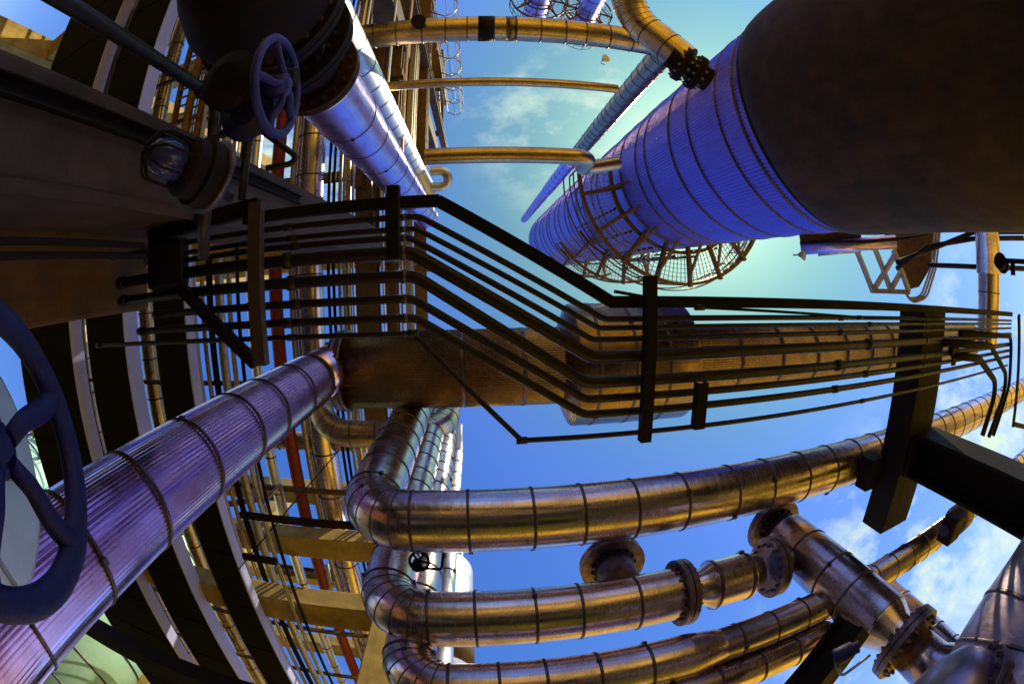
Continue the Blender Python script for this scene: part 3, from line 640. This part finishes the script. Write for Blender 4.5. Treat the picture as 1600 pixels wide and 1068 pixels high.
ladder_tray(283, 300, 120, 5.7, M_RUST, 'rusty ladder tray right of the tan banded pipe at upper left')
ladder_tray(304, 322, 120, 5.9, M_RUST, 'rusty ladder tray nearest the black gearbox at upper left')
ladder_tray(160, 176, 100, 5.6, M_BROWN, 'brown ladder tray between the two leftmost black trays')
for k, (a, c) in enumerate(((331, 336), (341, 345), (349, 353), (357, 362), (369, 378), (384, 390))):
    ypipe(a, c, 120, 7.4, M_PALE if k in (0, 1, 3) else M_DULL, 'slim pipe between ladder trays and red pipe, ' + ('first and pale', 'second, pale', 'third, bronze', 'fourth, pale', 'fifth, bronze and thicker', 'sixth, bronze')[k] + ' from the left', bands=False, y1=-.3)
for k, (a, c, zlev, m_) in enumerate(((574, 590, 9.5, M_BROWN), (603, 616, 12.5, M_YEL), (622, 627, 11.0, M_GALV), (634, 646, 13.0, M_BROWN), (655, 660, 12.0, M_GALV), (671, 678, 15.0, M_BROWN))):
    p = atz(a, 20, zlev); q = atz(c, 20, zlev)
    solo('edge_girder', profile(Vector(((p.x + q.x) / 2, -16, zlev)), Vector(((p.x + q.x) / 2, -2.2, zlev)), ibeam(q.x - p.x, .3, .03, .03)), m_, 'steel girder above the top end of the sunlit riser, ' + ('brown, leftmost', 'yellow', 'slim grey, third', 'brown, fourth', 'slim grey, fifth', 'brown, outermost')[k], 'girder', 'girders along the rack edge')
# diagonal braces and thin lines between the concrete beams
for k, (p, q) in enumerate((((-2.2, -6.2, 7.6), (-2.2, -1.2, 9.2)), ((-2.1, -.4, 9.9), (-2.1, 4.6, 12.9)), ((-8.6, 5.2, 7.6), (-5.2, 5.0, 9.2)), ((-2.4, 5.4, 7.5), (-2.4, 10.4, 9.2)))):
    solo('rack_brace', profile(Vector(p), Vector(q), chan(.12, .12, .02)), M_BROWN, 'brown diagonal brace of the pipe rack, ' + ('behind the large riser', 'above the exchanger end', 'far left between beams', 'beyond the striped frame')[k], 'brace', 'braces of the pipe rack')
for k, yy in enumerate((-8.2, -4.2, -3.2, 1.4, 3.2, 6.6, 8.2)):
    solo('cross_angle', profile(Vector((-9.0, yy, 6.1 + .013 * k)), Vector((-2.2, yy, 6.1 + .013 * k)), chan(.07, .07, .012)), M_BROWN, 'thin brown steel angle crossing the rack pipes, number %s counted from the top' % ('one', 'two', 'three', 'four', 'five', 'six', 'seven')[k], 'angle bar', 'angles crossing the rack pipes')
# grated walkway with angle brackets
root = thing('walkway', 'brown steel walkway with bolted clips seen at upper left', 'walkway', Vector((-4.9, -3, 6.3)))
part('frame', span(-4.95, -4.9, -12, -1.2, 6.2, 6.4), M_BROWN, root); part('frame', span(-4.25, -4.2, -12, -1.2, 6.2, 6.4), M_BROWN, root)
yy = -12
while yy < -1.2: part('rung', span(-4.897, -4.253, yy, yy + .06, 6.25, 6.3), M_RUST, root); yy += .42

for (x0_, y0_, x1_, y1_, zz, lb) in ((376, 803, 565, 822, 4.55, 'black hanger bar crossing under the small rack pipes beside the first elbow'), (380, 868, 435, 884, 4.45, 'short thick black hanger bar clamping the small rack pipes')):
    a = atz(x0_, y0_, zz); c = atz(x1_, y1_, zz); c.y = a.y
    solo('hanger_bar', bar(a, c, .09, .07), M_BLACK, lb, 'bar', bevel=.005)
solo('guy_wire', tube([atz(530, 703, 6.2), atz(360, 905, 4.2)], .010, n=6), M_BLACK, 'thin black wire slanting across the red pipe and beams', 'wire')
hr = thing('handrail', 'grey steel handrail pieces between the concrete beams left of the red pipe', 'railing', atz(440, 760, 6))
for a, c in (((397, 713), (417, 800)), ((405, 790), (438, 757)), ((438, 757), (452, 815)), ((520, 910), (505, 945)), ((510, 880), (522, 935))): part('rail', tube([atz(*a, 6.0), atz(*c, 6.0)], .035, n=10), M_GALV, hr)
# ladder with safety cage on the rack tower
def caged_ladder(base, top, out_dir, side, R, name_label, mat=M_GALV):
    root = thing('caged_ladder', name_label, 'ladder', base)
    b = MB()
    for s in (-.22, .22): bar(base + side * s, top + side * s, .06, .03, b, up=out_dir)
    part('rails', b, mat, root); H = (top - base).length; n = int(H / .6); ax_ = (top - base).normalized()
    for i in range(n): part('rung', bar(base + ax_ * (i + .5) * .6 - side * .2, base + ax_ * (i + .5) * .6 + side * .2, .03, .03, up=ax_), mat, root)
    n = max(2, int(H / 1.3))
    for i in range(n + 1):
        c = base + ax_ * (H * i / n); P = [c + side * (-.25)] + [c + out_dir * (R * .9 + R * math.sin(a)) * .9 + side * R * -math.cos(a) for a in [PI * k / 8 for k in range(9)]] + [c + side * .25]
        part('cage_hoop', tube(P, .022, 0, n=6), mat, root)
    for k in range(5):
        a = PI * k / 4; o_ = out_dir * (R * .9 + R * math.sin(a)) * .9 + side * R * -math.cos(a)
        part('cage_bar', bar(base + o_, top + o_, .045, .02), mat, root)
    return root
lb = Vector((-1.25, -8.2, 11.0)); caged_ladder(lb, lb + Z * 8.5, X, Y, .42, 'steel ladder in a round safety cage against the sky at top centre')
for k, (zz, ll) in enumerate(((11.0, 'lower'), (16.2, 'upper'))):
    root = thing('rack_platform', 'small railed steel platform beside the caged ladder, the %s one' % ll, 'platform', Vector((-2.2, -8.3, zz)))
    part('floor', span(-3.4, -1.3, -9.6, -7.6, zz, zz + .08), M_BROWN, root); b = MB()
    for hh in (.5, 1.0): bar(Vector((-1.3, -9.6, zz + hh)), Vector((-1.3, -8.5, zz + hh)), .05, .05, b); bar(Vector((-3.4, -7.6, zz + hh)), Vector((-1.3, -7.6, zz + hh)), .05, .05, b)
    for xx, yy in ((-1.3, -9.6), (-1.3, -8.5), (-3.4, -7.6), (-1.3, -7.6), (-2.3, -7.6)): bar(Vector((xx, yy, zz)), Vector((xx, yy, zz + 1.0)), .05, .05, b)
    part('railing', b, M_GALV, root)
sh_ = thing('tower_frame', 'tall open steel frame behind the caged ladder at top centre', 'frame', Vector((-2.3, -9, -1.5)))
for xx in (-1.65, -3.6):
    for yy in (-7.4, -10.4): part('leg', profile(Vector((xx, yy, -1.5)), Vector((xx, yy, 24)), ibeam(.3, .3, .02, .03), up=Y), M_BROWN, sh_)
for zz in (11, 16, 21):
    part('crossbeam', profile(Vector((-3.6, -7.4, zz)), Vector((-1.65, -7.4, zz)), ibeam(.2, .3, .02, .03)), M_BROWN, sh_)
    part('crossbeam', profile(Vector((-1.65, -10.4, zz)), Vector((-1.65, -7.4, zz)), ibeam(.2, .3, .02, .03)), M_BROWN, sh_)
    part('brace', bar(Vector((-1.66, -10.3, zz - 4.6)), Vector((-1.66, -7.5, zz - .2)), .1, .1), M_GALV, sh_)

# ================================================================== LARGE RISERS WITH VALVE (upper left)
V6 = az(-126.4) * 2.47; r6 = .35; z6 = 3.72
p6 = jacket_pipe('large_riser', 'large violet riser rising from the black valve at upper left', [V6 + Z * z6, V6 + Z * 13.2], r6, M_CLADV, spacing=.9, n=64, w=.016)
part('rounded_top', lathe(V6 + Z * 13.2, Z, [(0, r6), (.2, r6 * .85), (.3, r6 * .4), (.32, .01)], 40), M_CLADV, p6)
o = part('cone', lathe(V6 + Z * z6, -Z, [(0, r6 * 1.0), (.02, r6 * .97), (.16, r6 * .86), (.17, r6 * .86)], 48), M_CLAD, p6, 'golden cone above the flange'); fix_flat(o)
V7 = az(-117.3) * 3.62
jacket_pipe('sunlit_riser', 'slimmer silver riser glaring in the sun right of the large violet riser', [V7 + Z * 2.5, V7 + Z * 12.0, V7 + Z * 12.4 + X * .35 + Y * .7], .255, M_PALE, spacing=.62, n=48, bend=.3, w=.014)
vv = thing('gate_valve', 'black cast valve body with rusty bolted flanges under the large violet riser', 'valve', V6 + Z * 1.6)
zf = z6 - .17
flange(vv, V6 + Z * (zf - .06), Z, r6 * 1.25, .06, r6 * .8, 20, M_OLD, br=.022)
o = part('bonnet', lathe(V6 + Z * (zf - .12), -Z, [(0, r6 * .85), (.06, r6 * .82), (.2, r6 * 1.02), (.36, r6 * 1.12), (.44, r6 * 1.0), (.5, r6 * 1.0)], 48), M_VALVE, vv)
flange(vv, V6 + Z * (zf - .68), Z, r6 * 1.5, .07, r6 * .8, 22, M_VALVE, br=.024)
o = part('body', lathe(V6 + Z * (zf - .75), -Z, [(0, r6 * 1.0), (.15, r6 * 1.2), (.35, r6 * 1.45), (.7, r6 * 1.5), (1.0, r6 * 1.2), (1.2, r6 * .9)], 48), M_VALVE, vv)
flange(vv, V6 + Z * (zf - 1.12), Z, r6 * 1.62, .07, r6 * 1.2, 22, M_VALVE, br=.026)
for k in range(10):
    a = 2 * PI * k / 10; d_ = Vector((math.cos(a), math.sin(a), 0)); part('rib', bar(V6 + d_ * r6 * 1.08 + Z * (zf - .76), V6 + d_ * r6 * 1.5 + Z * (zf - 1.06), .03, .10), M_VALVE, vv)
# gearbox and handwheel
def handwheel(name, label, c, ax_, R, rt, hubr, mat, nsp=5, stem=.3, phase=0, curve=.0):
    root = thing(name, label, 'handwheel', c); ax_ = ax_.normalized(); u = ax_.orthogonal().normalized(); w = ax_.cross(u)
    n = 64; b = MB(); path = []
    fr = [(c + (u * math.cos(2 * PI * k / n) + w * math.sin(2 * PI * k / n)) * R, (w * math.cos(2 * PI * k / n) - u * math.sin(2 * PI * k / n))) for k in range(n)]
    m2 = 14; base = 0
    for k, (p, tg) in enumerate(fr):
        rd = (p - c).normalized()
        for j in range(m2):
            a = 2 * PI * j / m2; rr = rt * (1 + .10 * max(0, math.cos(k * 2 * PI / n * nsp - phase * nsp)) ** 3)
            b.v.append(p + rd * math.cos(a) * rr + ax_ * math.sin(a) * rt * .8)
    for k in range(n):
        for j in range(m2):
            k2 = (k + 1) % n; j2 = (j + 1) % m2; b.face((k * m2 + j, k2 * m2 + j, k2 * m2 + j2, k * m2 + j2))
    part('rim', b, mat, root)
    for s in range(nsp):
        a = 2 * PI * s / nsp + phase; d1 = u * math.cos(a) + w * math.sin(a); d2 = ax_.cross(d1)
        P = [c + ax_ * stem * .12 + d1 * hubr * .7, c + ax_ * stem * .10 + d1 * R * .4 + d2 * curve * R, c + ax_ * 0.02 * R + d1 * R * .75 - d2 * curve * R * .4, c + d1 * (R - rt * .3)]
        pth = make_path(P, R * .5, 4); L = pth[-1][2]
        part('spoke', sweep(MB(), pth, [rt * (.62 + .28 * q[2] / L) for q in pth], 12), mat, root)
    part('hub', lathe(c + ax_ * stem * .2, -ax_, [(0, hubr * .45), (.012, hubr * .5), (.012, hubr * .8), (.02, hubr), (stem * .3, hubr), (stem * .3, hubr * .4), (stem, hubr * .4)], 24), mat, root)
    return root
hc = atd(434, 134, 1.95)
handwheel('handwheel', 'small blue five-spoked handwheel on the black valve at upper left', hc, X, .215, .022, .055, M_BLUE2, 5, .3, .35, .07)
handwheel('handwheel', 'tiny black handwheel against the pale drum above the second elbow', atd(655, 876, 3.6), -ray(655, 876), .075, .012, .02, M_BLACK, 5, .12, 0, .02)
svb = thing('drain_valve', 'tiny black drain valve behind the tiny handwheel above the second elbow', 'valve', atd(650, 886, 3.7))
part('body', lathe(atd(652, 882, 3.74), (Z + Y * .2), [(-.07, .02), (-.05, .045), (.05, .045), (.07, .02)], 16), M_BLACK, svb); part('tail', tube([atd(650, 886, 3.7), atd(690, 889, 3.7), atd(693, 862, 3.7)], .012, .03, n=8), M_BLACK, svb)
gb = thing('valve_gearbox', 'black round gearbox behind the small blue handwheel', 'gearbox', atd(375, 150, 2.1))
gc = atd(378, 140, 2.12)
o = part('housing', lathe(gc + Z * .26, -Z, [(0, .08), (.03, .11), (.3, .12), (.34, .14), (.40, .14), (.42, .10), (.44, .06)], 28), M_VALVE, gb); fix_flat(o)
part('worm_case', lathe(gc - X * .12, X, [(0, .07), (.3, .07), (.34, .05), (.4, .04)], 24), M_VALVE, gb)
part('bottom_cover', lathe(atd(390, 178, 2.0), -Z, [(0, .13), (.03, .13), (.035, .07), (.05, .07)], 24), M_BLUE, gb)

# ================================================================== SMALL CONDUITS AND CAGED LAMP AT UPPER LEFT
v = ray(200, 65); hv = Vector((v.x, v.y, 0)).normalized() * 1.75
solo('slim_post', tube([hv + Z * -1.0, on((318, 150), hv, Z)], .034, n=20), M_CONDUIT, 'slim dark pipe slanting from the top left corner to the gearbox', 'pipe')
tp = on((330, 160), hv, Z)
cf = thing('conduit_tee', 'dark pipe tee with union rings between the slim pipe and the caged lamp', 'pipe fitting', tp)
part('union', lathe(on((305, 145), hv, Z), Z, [(0, .04), (.02, .048), (.09, .048), (.1, .04)], 20), M_CONDUIT, cf)
part('body', tube([tp, atd(335, 176, tp.length), atd(333, 215, tp.length * .97)], .036, .06, n=18), M_CONDUIT, cf)
solo('lamp_conduit', tube([atd(333, 212, tp.length), atd(392, 200, tp.length), atd(378, 312, tp.length * 1.02)], .026, .05, n=14), M_CONDUIT, 'dark bent conduit from the tee down to the rack beside the lamp', 'conduit')
solo('lever_loop', tube([atd(400, 198, 2.2), atd(464, 245, 2.2), atd(455, 256, 2.2), atd(415, 263, 2.2)], .016, .05, n=10), M_CONDUIT, 'thin bent rod loop hanging below the small blue handwheel', 'rod')
solo('strut_pipe', tube([atd(330, 292, 1.75), atd(362, 308, 1.8)], .022, n=14), M_CONDUIT, 'short dark pipe stub below the caged lamp', 'pipe')
solo('lamp_drop', tube([atd(322, 300, 1.72), atd(318, 400, 1.9)], .028, n=14), M_CONDUIT, 'dark vertical conduit below the caged lamp', 'conduit')
lc = atd(296, 262, 1.5); la = (atd(262, 244, 1.42) - atd(330, 272, 1.5)).normalized()
lamp = thing('caged_lamp', 'round caged bulkhead lamp with blue glass on the dark concrete column', 'lamp', lc)
o = part('housing', lathe(lc, la, [(-.10, .05), (-.10, .11), (-.03, .115), (-.025, .10), (.02, .10), (.04, .085), (.045, .07)], 40), M_VALVE, lamp); fix_flat(o)
part('glass', lathe(lc + la * .03, la, [(0, .062), (.08, .062), (.13, .045), (.15, .01)], 32), M_GLASS, lamp)
part('retaining_ring', lathe(lc - la * .06, la, [(-.05, .10), (-.05, .125), (-.03, .125), (-.03, .10)], 40), M_FLANGE, lamp)
u = la.orthogonal().normalized(); w_ = la.cross(u)
for k in range(4):
    a = PI * k / 4; dd = u * math.cos(a) + w_ * math.sin(a)
    if k % 2 == 0 or True: part('guard_wire', tube([lc + dd * .085 + la * .02, lc + dd * .085 + la * .15, lc + dd * .02 + la * .19, lc - dd * .02 + la * .19, lc - dd * .085 + la * .15, lc - dd * .085 + la * .02], .005, .04, n=8), M_BLACK, lamp)

# ================================================================== NEAR HANDWHEEL AND JACKETED VALVE, LEFT EDGE
hc = atd(-12, 706, .62)
n_ = (-ray(-12, 712)); side_ = n_.cross(Z).normalized()
q = Quaternion(Vector((0, 0, 1)), 0); n2 = (n_ + Vector((0, 1, 0)) * .0 + Z * .55).normalized()
handwheel('near_handwheel', 'big dark blue handwheel looming at the left edge', hc, n2, .174, .022, .036, M_BLUE, 5, .2, .95, .03)
jc = atd(-75, 735, 1.15); jn = (-ray(-75, 735) + Z * .3).normalized()
jv = thing('jacketed_valve', 'grey sheet metal valve jacket behind the big blue handwheel', 'valve', jc)
o = part('jacket', lathe(jc, -jn, [(-.02, .02), (0, .30), (.02, .315), (.3, .33)], 40), M_PALE, jv); fix_flat(o)
for k in range(6):
    a = 2 * PI * k / 6 + .4; u = jn.orthogonal().normalized(); w_ = jn.cross(u); dd = u * math.cos(a) + w_ * math.sin(a)
    part('seam', bar(jc + dd * .03 + jn * .03, jc + dd * .3 + jn * .008, .012, .008, up=jn), M_GALV, jv)

# ================================================================== RIGHT SIDE
P8 = cyl((1528, 430), (1562, 430), Y, .2); P8 = P8
k8 = 1.35
C8 = P8 * k8; y8a = on((1541, 335), C8, Y).y; y8b = on((1545, 515), C8, Y).y
p8 = jacket_pipe('skirt_pipe', 'steel pipe hanging between the vessel skirt and the conduit rack at the right edge', [Vector((C8.x, y8a - .6, C8.z)), Vector((C8.x, y8b + .3, C8.z))], .2 * k8, M_CLAD, spacing=.9)
part('sleeve', lathe(Vector((C8.x, y8a - .02, C8.z)), Y, [(0, .29 * 1.12), (.05, .29 * 1.12), (.05, .29 * 1.05), (1.1, .29 * 1.05)], 36), M_CLAD, p8)
for k, (pp, r, lb) in enumerate((([(1400, 410), (1440, 395), (1520, 363), (1600, 362)], .05, 'upper dark cable pipe under the vessel skirt at right'), ([(1400, 420), (1450, 385), (1520, 373), (1600, 372)], .05, 'lower dark cable pipe under the vessel skirt at right'), ([(1250, 380), (1350, 378), (1420, 372), (1450, 366)], .04, 'wavy cable running along the vessel foot'), ([(1450, 414), (1530, 417), (1610, 420)], .05, 'thin straight pipe crossing behind the hanging steel pipe'))):
    solo('cable_run', tube([atd(px, py, 9.5) for px, py in pp], r, .3, n=10), M_CONDUIT, lb, 'cable')
fs = thing('bracket_frame', 'triangular steel bracket frame hanging in the sky under the vessel foot', 'frame', atd(1390, 455, 10.5))
D = 10.5
for a, c in (((1330, 372), (1364, 456)), ((1360, 372), (1392, 454)), ((1396, 390), (1420, 456)), ((1362, 454), (1422, 456)), ((1364, 454), (1398, 398)), ((1392, 452), (1408, 424))):
    part('member', bar(atd(*a, D), atd(*c, D), .10, .10), M_GALV, fs)
dr = thing('curved_platform', 'curved brown platform edge with cables below the vessel foot', 'platform', atd(1430, 400, 11))
bb = MB(); c0 = TC + Z * 6.0
poly = [(1372, 352), (1462, 348), (1470, 365), (1462, 395), (1450, 425), (1436, 448), (1420, 452), (1398, 392)]
P = [atd(px, py, 10.9) for px, py in poly]; Q = [atd(px, py, 11.5) for px, py in poly]; bb.v = P + Q; n = len(P)
bb.face(list(range(n)), flat=True); bb.face(list(range(n, 2 * n))[::-1], flat=True)
for k in range(n): bb.face((k, n + k, n + (k + 1) % n, (k + 1) % n), flat=True)
part('deck', bb, M_BROWN, dr)
for k in range(3): part('cable', tube([atd(1470 - 4 * k, 345, 10.6), atd(1462 - 4 * k, 420, 10.6), atd(1448 - 5 * k, 465, 10.6), atd(1424 - 3 * k, 474 - 4 * k, 10.6), atd(1414, 452, 10.6)], .03, .3, n=8), M_GALV, dr)
fp = thing('foot_pipe', 'short violet banded pipe with small fittings beside the vessel foot', 'pipe', atd(1250, 385, 9.8))
part('jacket', tube([atd(1252, 388, 9.8), atd(1400, 378, 9.8)], .14, n=20), M_CLADV, fp)
part('tray', bar(atd(1250, 374, 9.8), atd(1345, 366, 9.8), .3, .12), M_BROWN, fp)
part('strainer', tube([atd(1278, 395, 9.8), atd(1345, 389, 9.8)], .07, n=14), M_DULL, fp)
def floodlight(px, py, d, label, s=.16):
    c = atd(px, py, d); r_ = thing('floodlight', label, 'lamp', c, 'floodlights')
    ax_ = (-Z + X * .4).normalized()
    part('reflector', lathe(c, ax_, [(0, s * .3), (s * .5, s * .55), (s * 1.1, s)], 18), M_GALV, r_); part('yoke', tube([c - Z * 0, c + Z * s * 1.5, c + Z * s * 2.2 + X * s], s * .12, 0, n=8), M_GALV, r_)
floodlight(1248, 398, 9.6, 'small floodlight hanging beside the vessel foot', .12)
floodlight(942, 94, 16, 'white floodlight dangling below the bronze overhead pipe')
floodlight(710, 881, 11, 'white lamp head on a thin pole above the second elbow', .12)
solo('thin_pole', tube([aty(722, 861, 8.5) - Z * 3, aty(722, 861, 8.5) + Z * 2.6], .03, n=10), M_PALE, 'thin white pole standing in the sky right of the lamp head', 'pole')
# small valve right of the hanging pipe
sv = thing('small_valve', 'small dark valve right of the hanging steel pipe', 'valve', atd(1566, 407, 6))
part('body', lathe(atd(1562, 407, 6), X + Y * .2, [(0, .1), (.05, .1), (.05, .05), (.15, .05), (.15, .1), (.2, .1)], 16), M_BLACK, sv); part('stem', tube([atd(1566, 407, 6), atd(1605, 409, 6)], .03, n=8), M_BLACK, sv); part('handle', tube([atd(1582, 407, 6), atd(1583, 430, 6)], .04, n=8), M_BLACK, sv)

# big pipe in the lower right corner
bp0 = atd(1660, 860, 2.6); bp1 = atd(1540, 1075, 2.6)
bp = thing('corner_pipe', 'huge smooth violet pipe filling the lower right corner', 'pipe', bp1)
pth = make_path([atd(1745, 780, 3.2), atd(1600, 1030, 2.9), atd(1520, 1200, 2.9)], .6, 10)
part('jacket', sweep(MB(), pth, .60, 64), M_CORNER, bp)
for i in (3, 7): band(bp, pth[i][0], pth[i][1], .60, .02)
va = thing('corner_valve', 'domed dark valve cover with a bolted rim at the bottom right', 'valve', atd(1480, 1075, 2.0))
cv = atd(1455, 1108, 2.1); dvn = (-ray(1475, 1090) * .4 + Z * .9).normalized()
part('dome', lathe(cv, dvn, [(-.3, .3), (0, .3), (.08, .27), (.14, .18), (.16, .02)], 48), M_CORNER, va)
flange(va, cv - dvn * .12, dvn, .36, .04, .3, 24, M_FLANGE, br=.015)
jacket_pipe('diagonal_pipe', 'slim golden pipe slanting behind the upright tee toward the lower right corner', [atd(1365, 900, 6.2), atd(1560, 1090, 5.0)], .15, M_CLAD, spacing=.35)
# steel under the gold pipes, bottom
ul = atz(1320, 1000, 1.5)
solo('steel_bracket', profile(atd(1335, 975, 3.3), atd(1245, 1090, 3.3), ibeam(.25, .25, .02, .03)), M_BLACK, 'dark steel bracket under the gold pipes at the bottom right', 'bracket')
mt = thing('blue_instrument', 'small blue cylinder instrument on a bent tube at the bottom right', 'instrument', atd(1318, 1025, 2.4))
part('case', lathe(atd(1302, 1028, 2.4), (atd(1330, 1015, 2.4) - atd(1302, 1028, 2.4)), [(0, .045), (.01, .05), (.1, .05), (.11, .035), (.14, .035)], 20), M_BLUE, mt)
part('tubing', tube([atd(1308, 1038, 2.4), atd(1315, 1056, 2.4), atd(1360, 1022, 2.4)], .009, .02, n=8), M_GALV, mt)
# pipe clamp collar and bracket on the gold pipe at right
solo('pipe_clamp', lathe(on((1500, 832), Vector((0, P3.y, P3.z)), X), X, [(0, .21), (.3, .21)], 36), M_FLANGE, 'dark saddle clamp round the gold pipe at the right edge', 'clamp')
tb = thing('junction_can', 'dark square box with a small lens beside the gold pipe at the right edge', 'box', atd(1490, 822, 5))
part('body', box(atd(1487, 823, 5), (.28, .28, .2)), M_BLACK, tb, bevel=.02); part('lens', lathe(atd(1478, 826, 4.9), -X, [(0, .07), (.06, .06)], 16), M_BLUE, tb)

# ================================================================== FAR THINGS
def far_tower(az_, D_, R_, z1, label, mat, plat=(), nm='far_column_vessel'):
    c = az(az_) * D_; r_ = thing(nm, label, 'vessel', c - Z * 1.5)
    part('shell', lathe(c, Z, [(-1.5, R_), (z1, R_), (z1 + R_ * .4, R_ * .7), (z1 + R_ * .5, .02)], 48), mat, r_)
    zz = 1.0
    while zz < z1: band(r_, c + Z * zz, Z, R_, .08, proud=.02); zz += 1.4
    for p_ in plat: ring_platform(r_, c, p_, R_ + .1, R_ + 1.1, 0, 350, 8, M_BROWN, .3)
    return r_
far_tower(math.degrees(math.atan2(ray(842, 2).y, ray(842, 2).x)), 21, .95, 29.5, 'smooth blue column vessel beyond the overhead pipe at the top edge', M_CLADV, (26.5,))
far_tower(math.degrees(math.atan2(ray(925, 5).y, ray(925, 5).x)), 24, .9, 34.5, 'far column vessel ringed with platforms at the top edge', M_CLADV, (30, 32.5))
far_tower(math.degrees(math.atan2(ray(175, 965).y, ray(175, 965).x)), 16, 2.0, 12, 'pale green banded vessel seen through the rack just above the bottom left corner', M_GREEN, ())
far_tower(math.degrees(math.atan2(ray(62, 1068).y, ray(62, 1068).x)) + 3, 22, 2.2, 14, 'pale green vessel low in the bottom left corner', M_GREEN, ())
far_tower(math.degrees(math.atan2(ray(70, 740).y, ray(70, 740).x)), 24, 2.0, 12.5, 'pale vessel with a railed top seen through the big handwheel', M_GREEN, (11.5,))
jacket_pipe('cross_pipe', 'thick bronze pipe bending from above the rack to run right behind the risers', [Vector((-2.85, 1.2, 8.2)), Vector((-2.85, 2.42, 6.8)), Vector((-.62, 2.42, 6.8)), Vector((-.62, 2.42, 9.5))], .23, M_DULL, bend=.7, spacing=.42, gores=4)
jacket_pipe('back_cross_pipe', 'slimmer bronze pipe crossing the rack just behind the thick bent one', [Vector((-4.6, 3.0, 7.9)), Vector((-.8, 3.0, 7.9))], .17, M_DULL, spacing=.42)
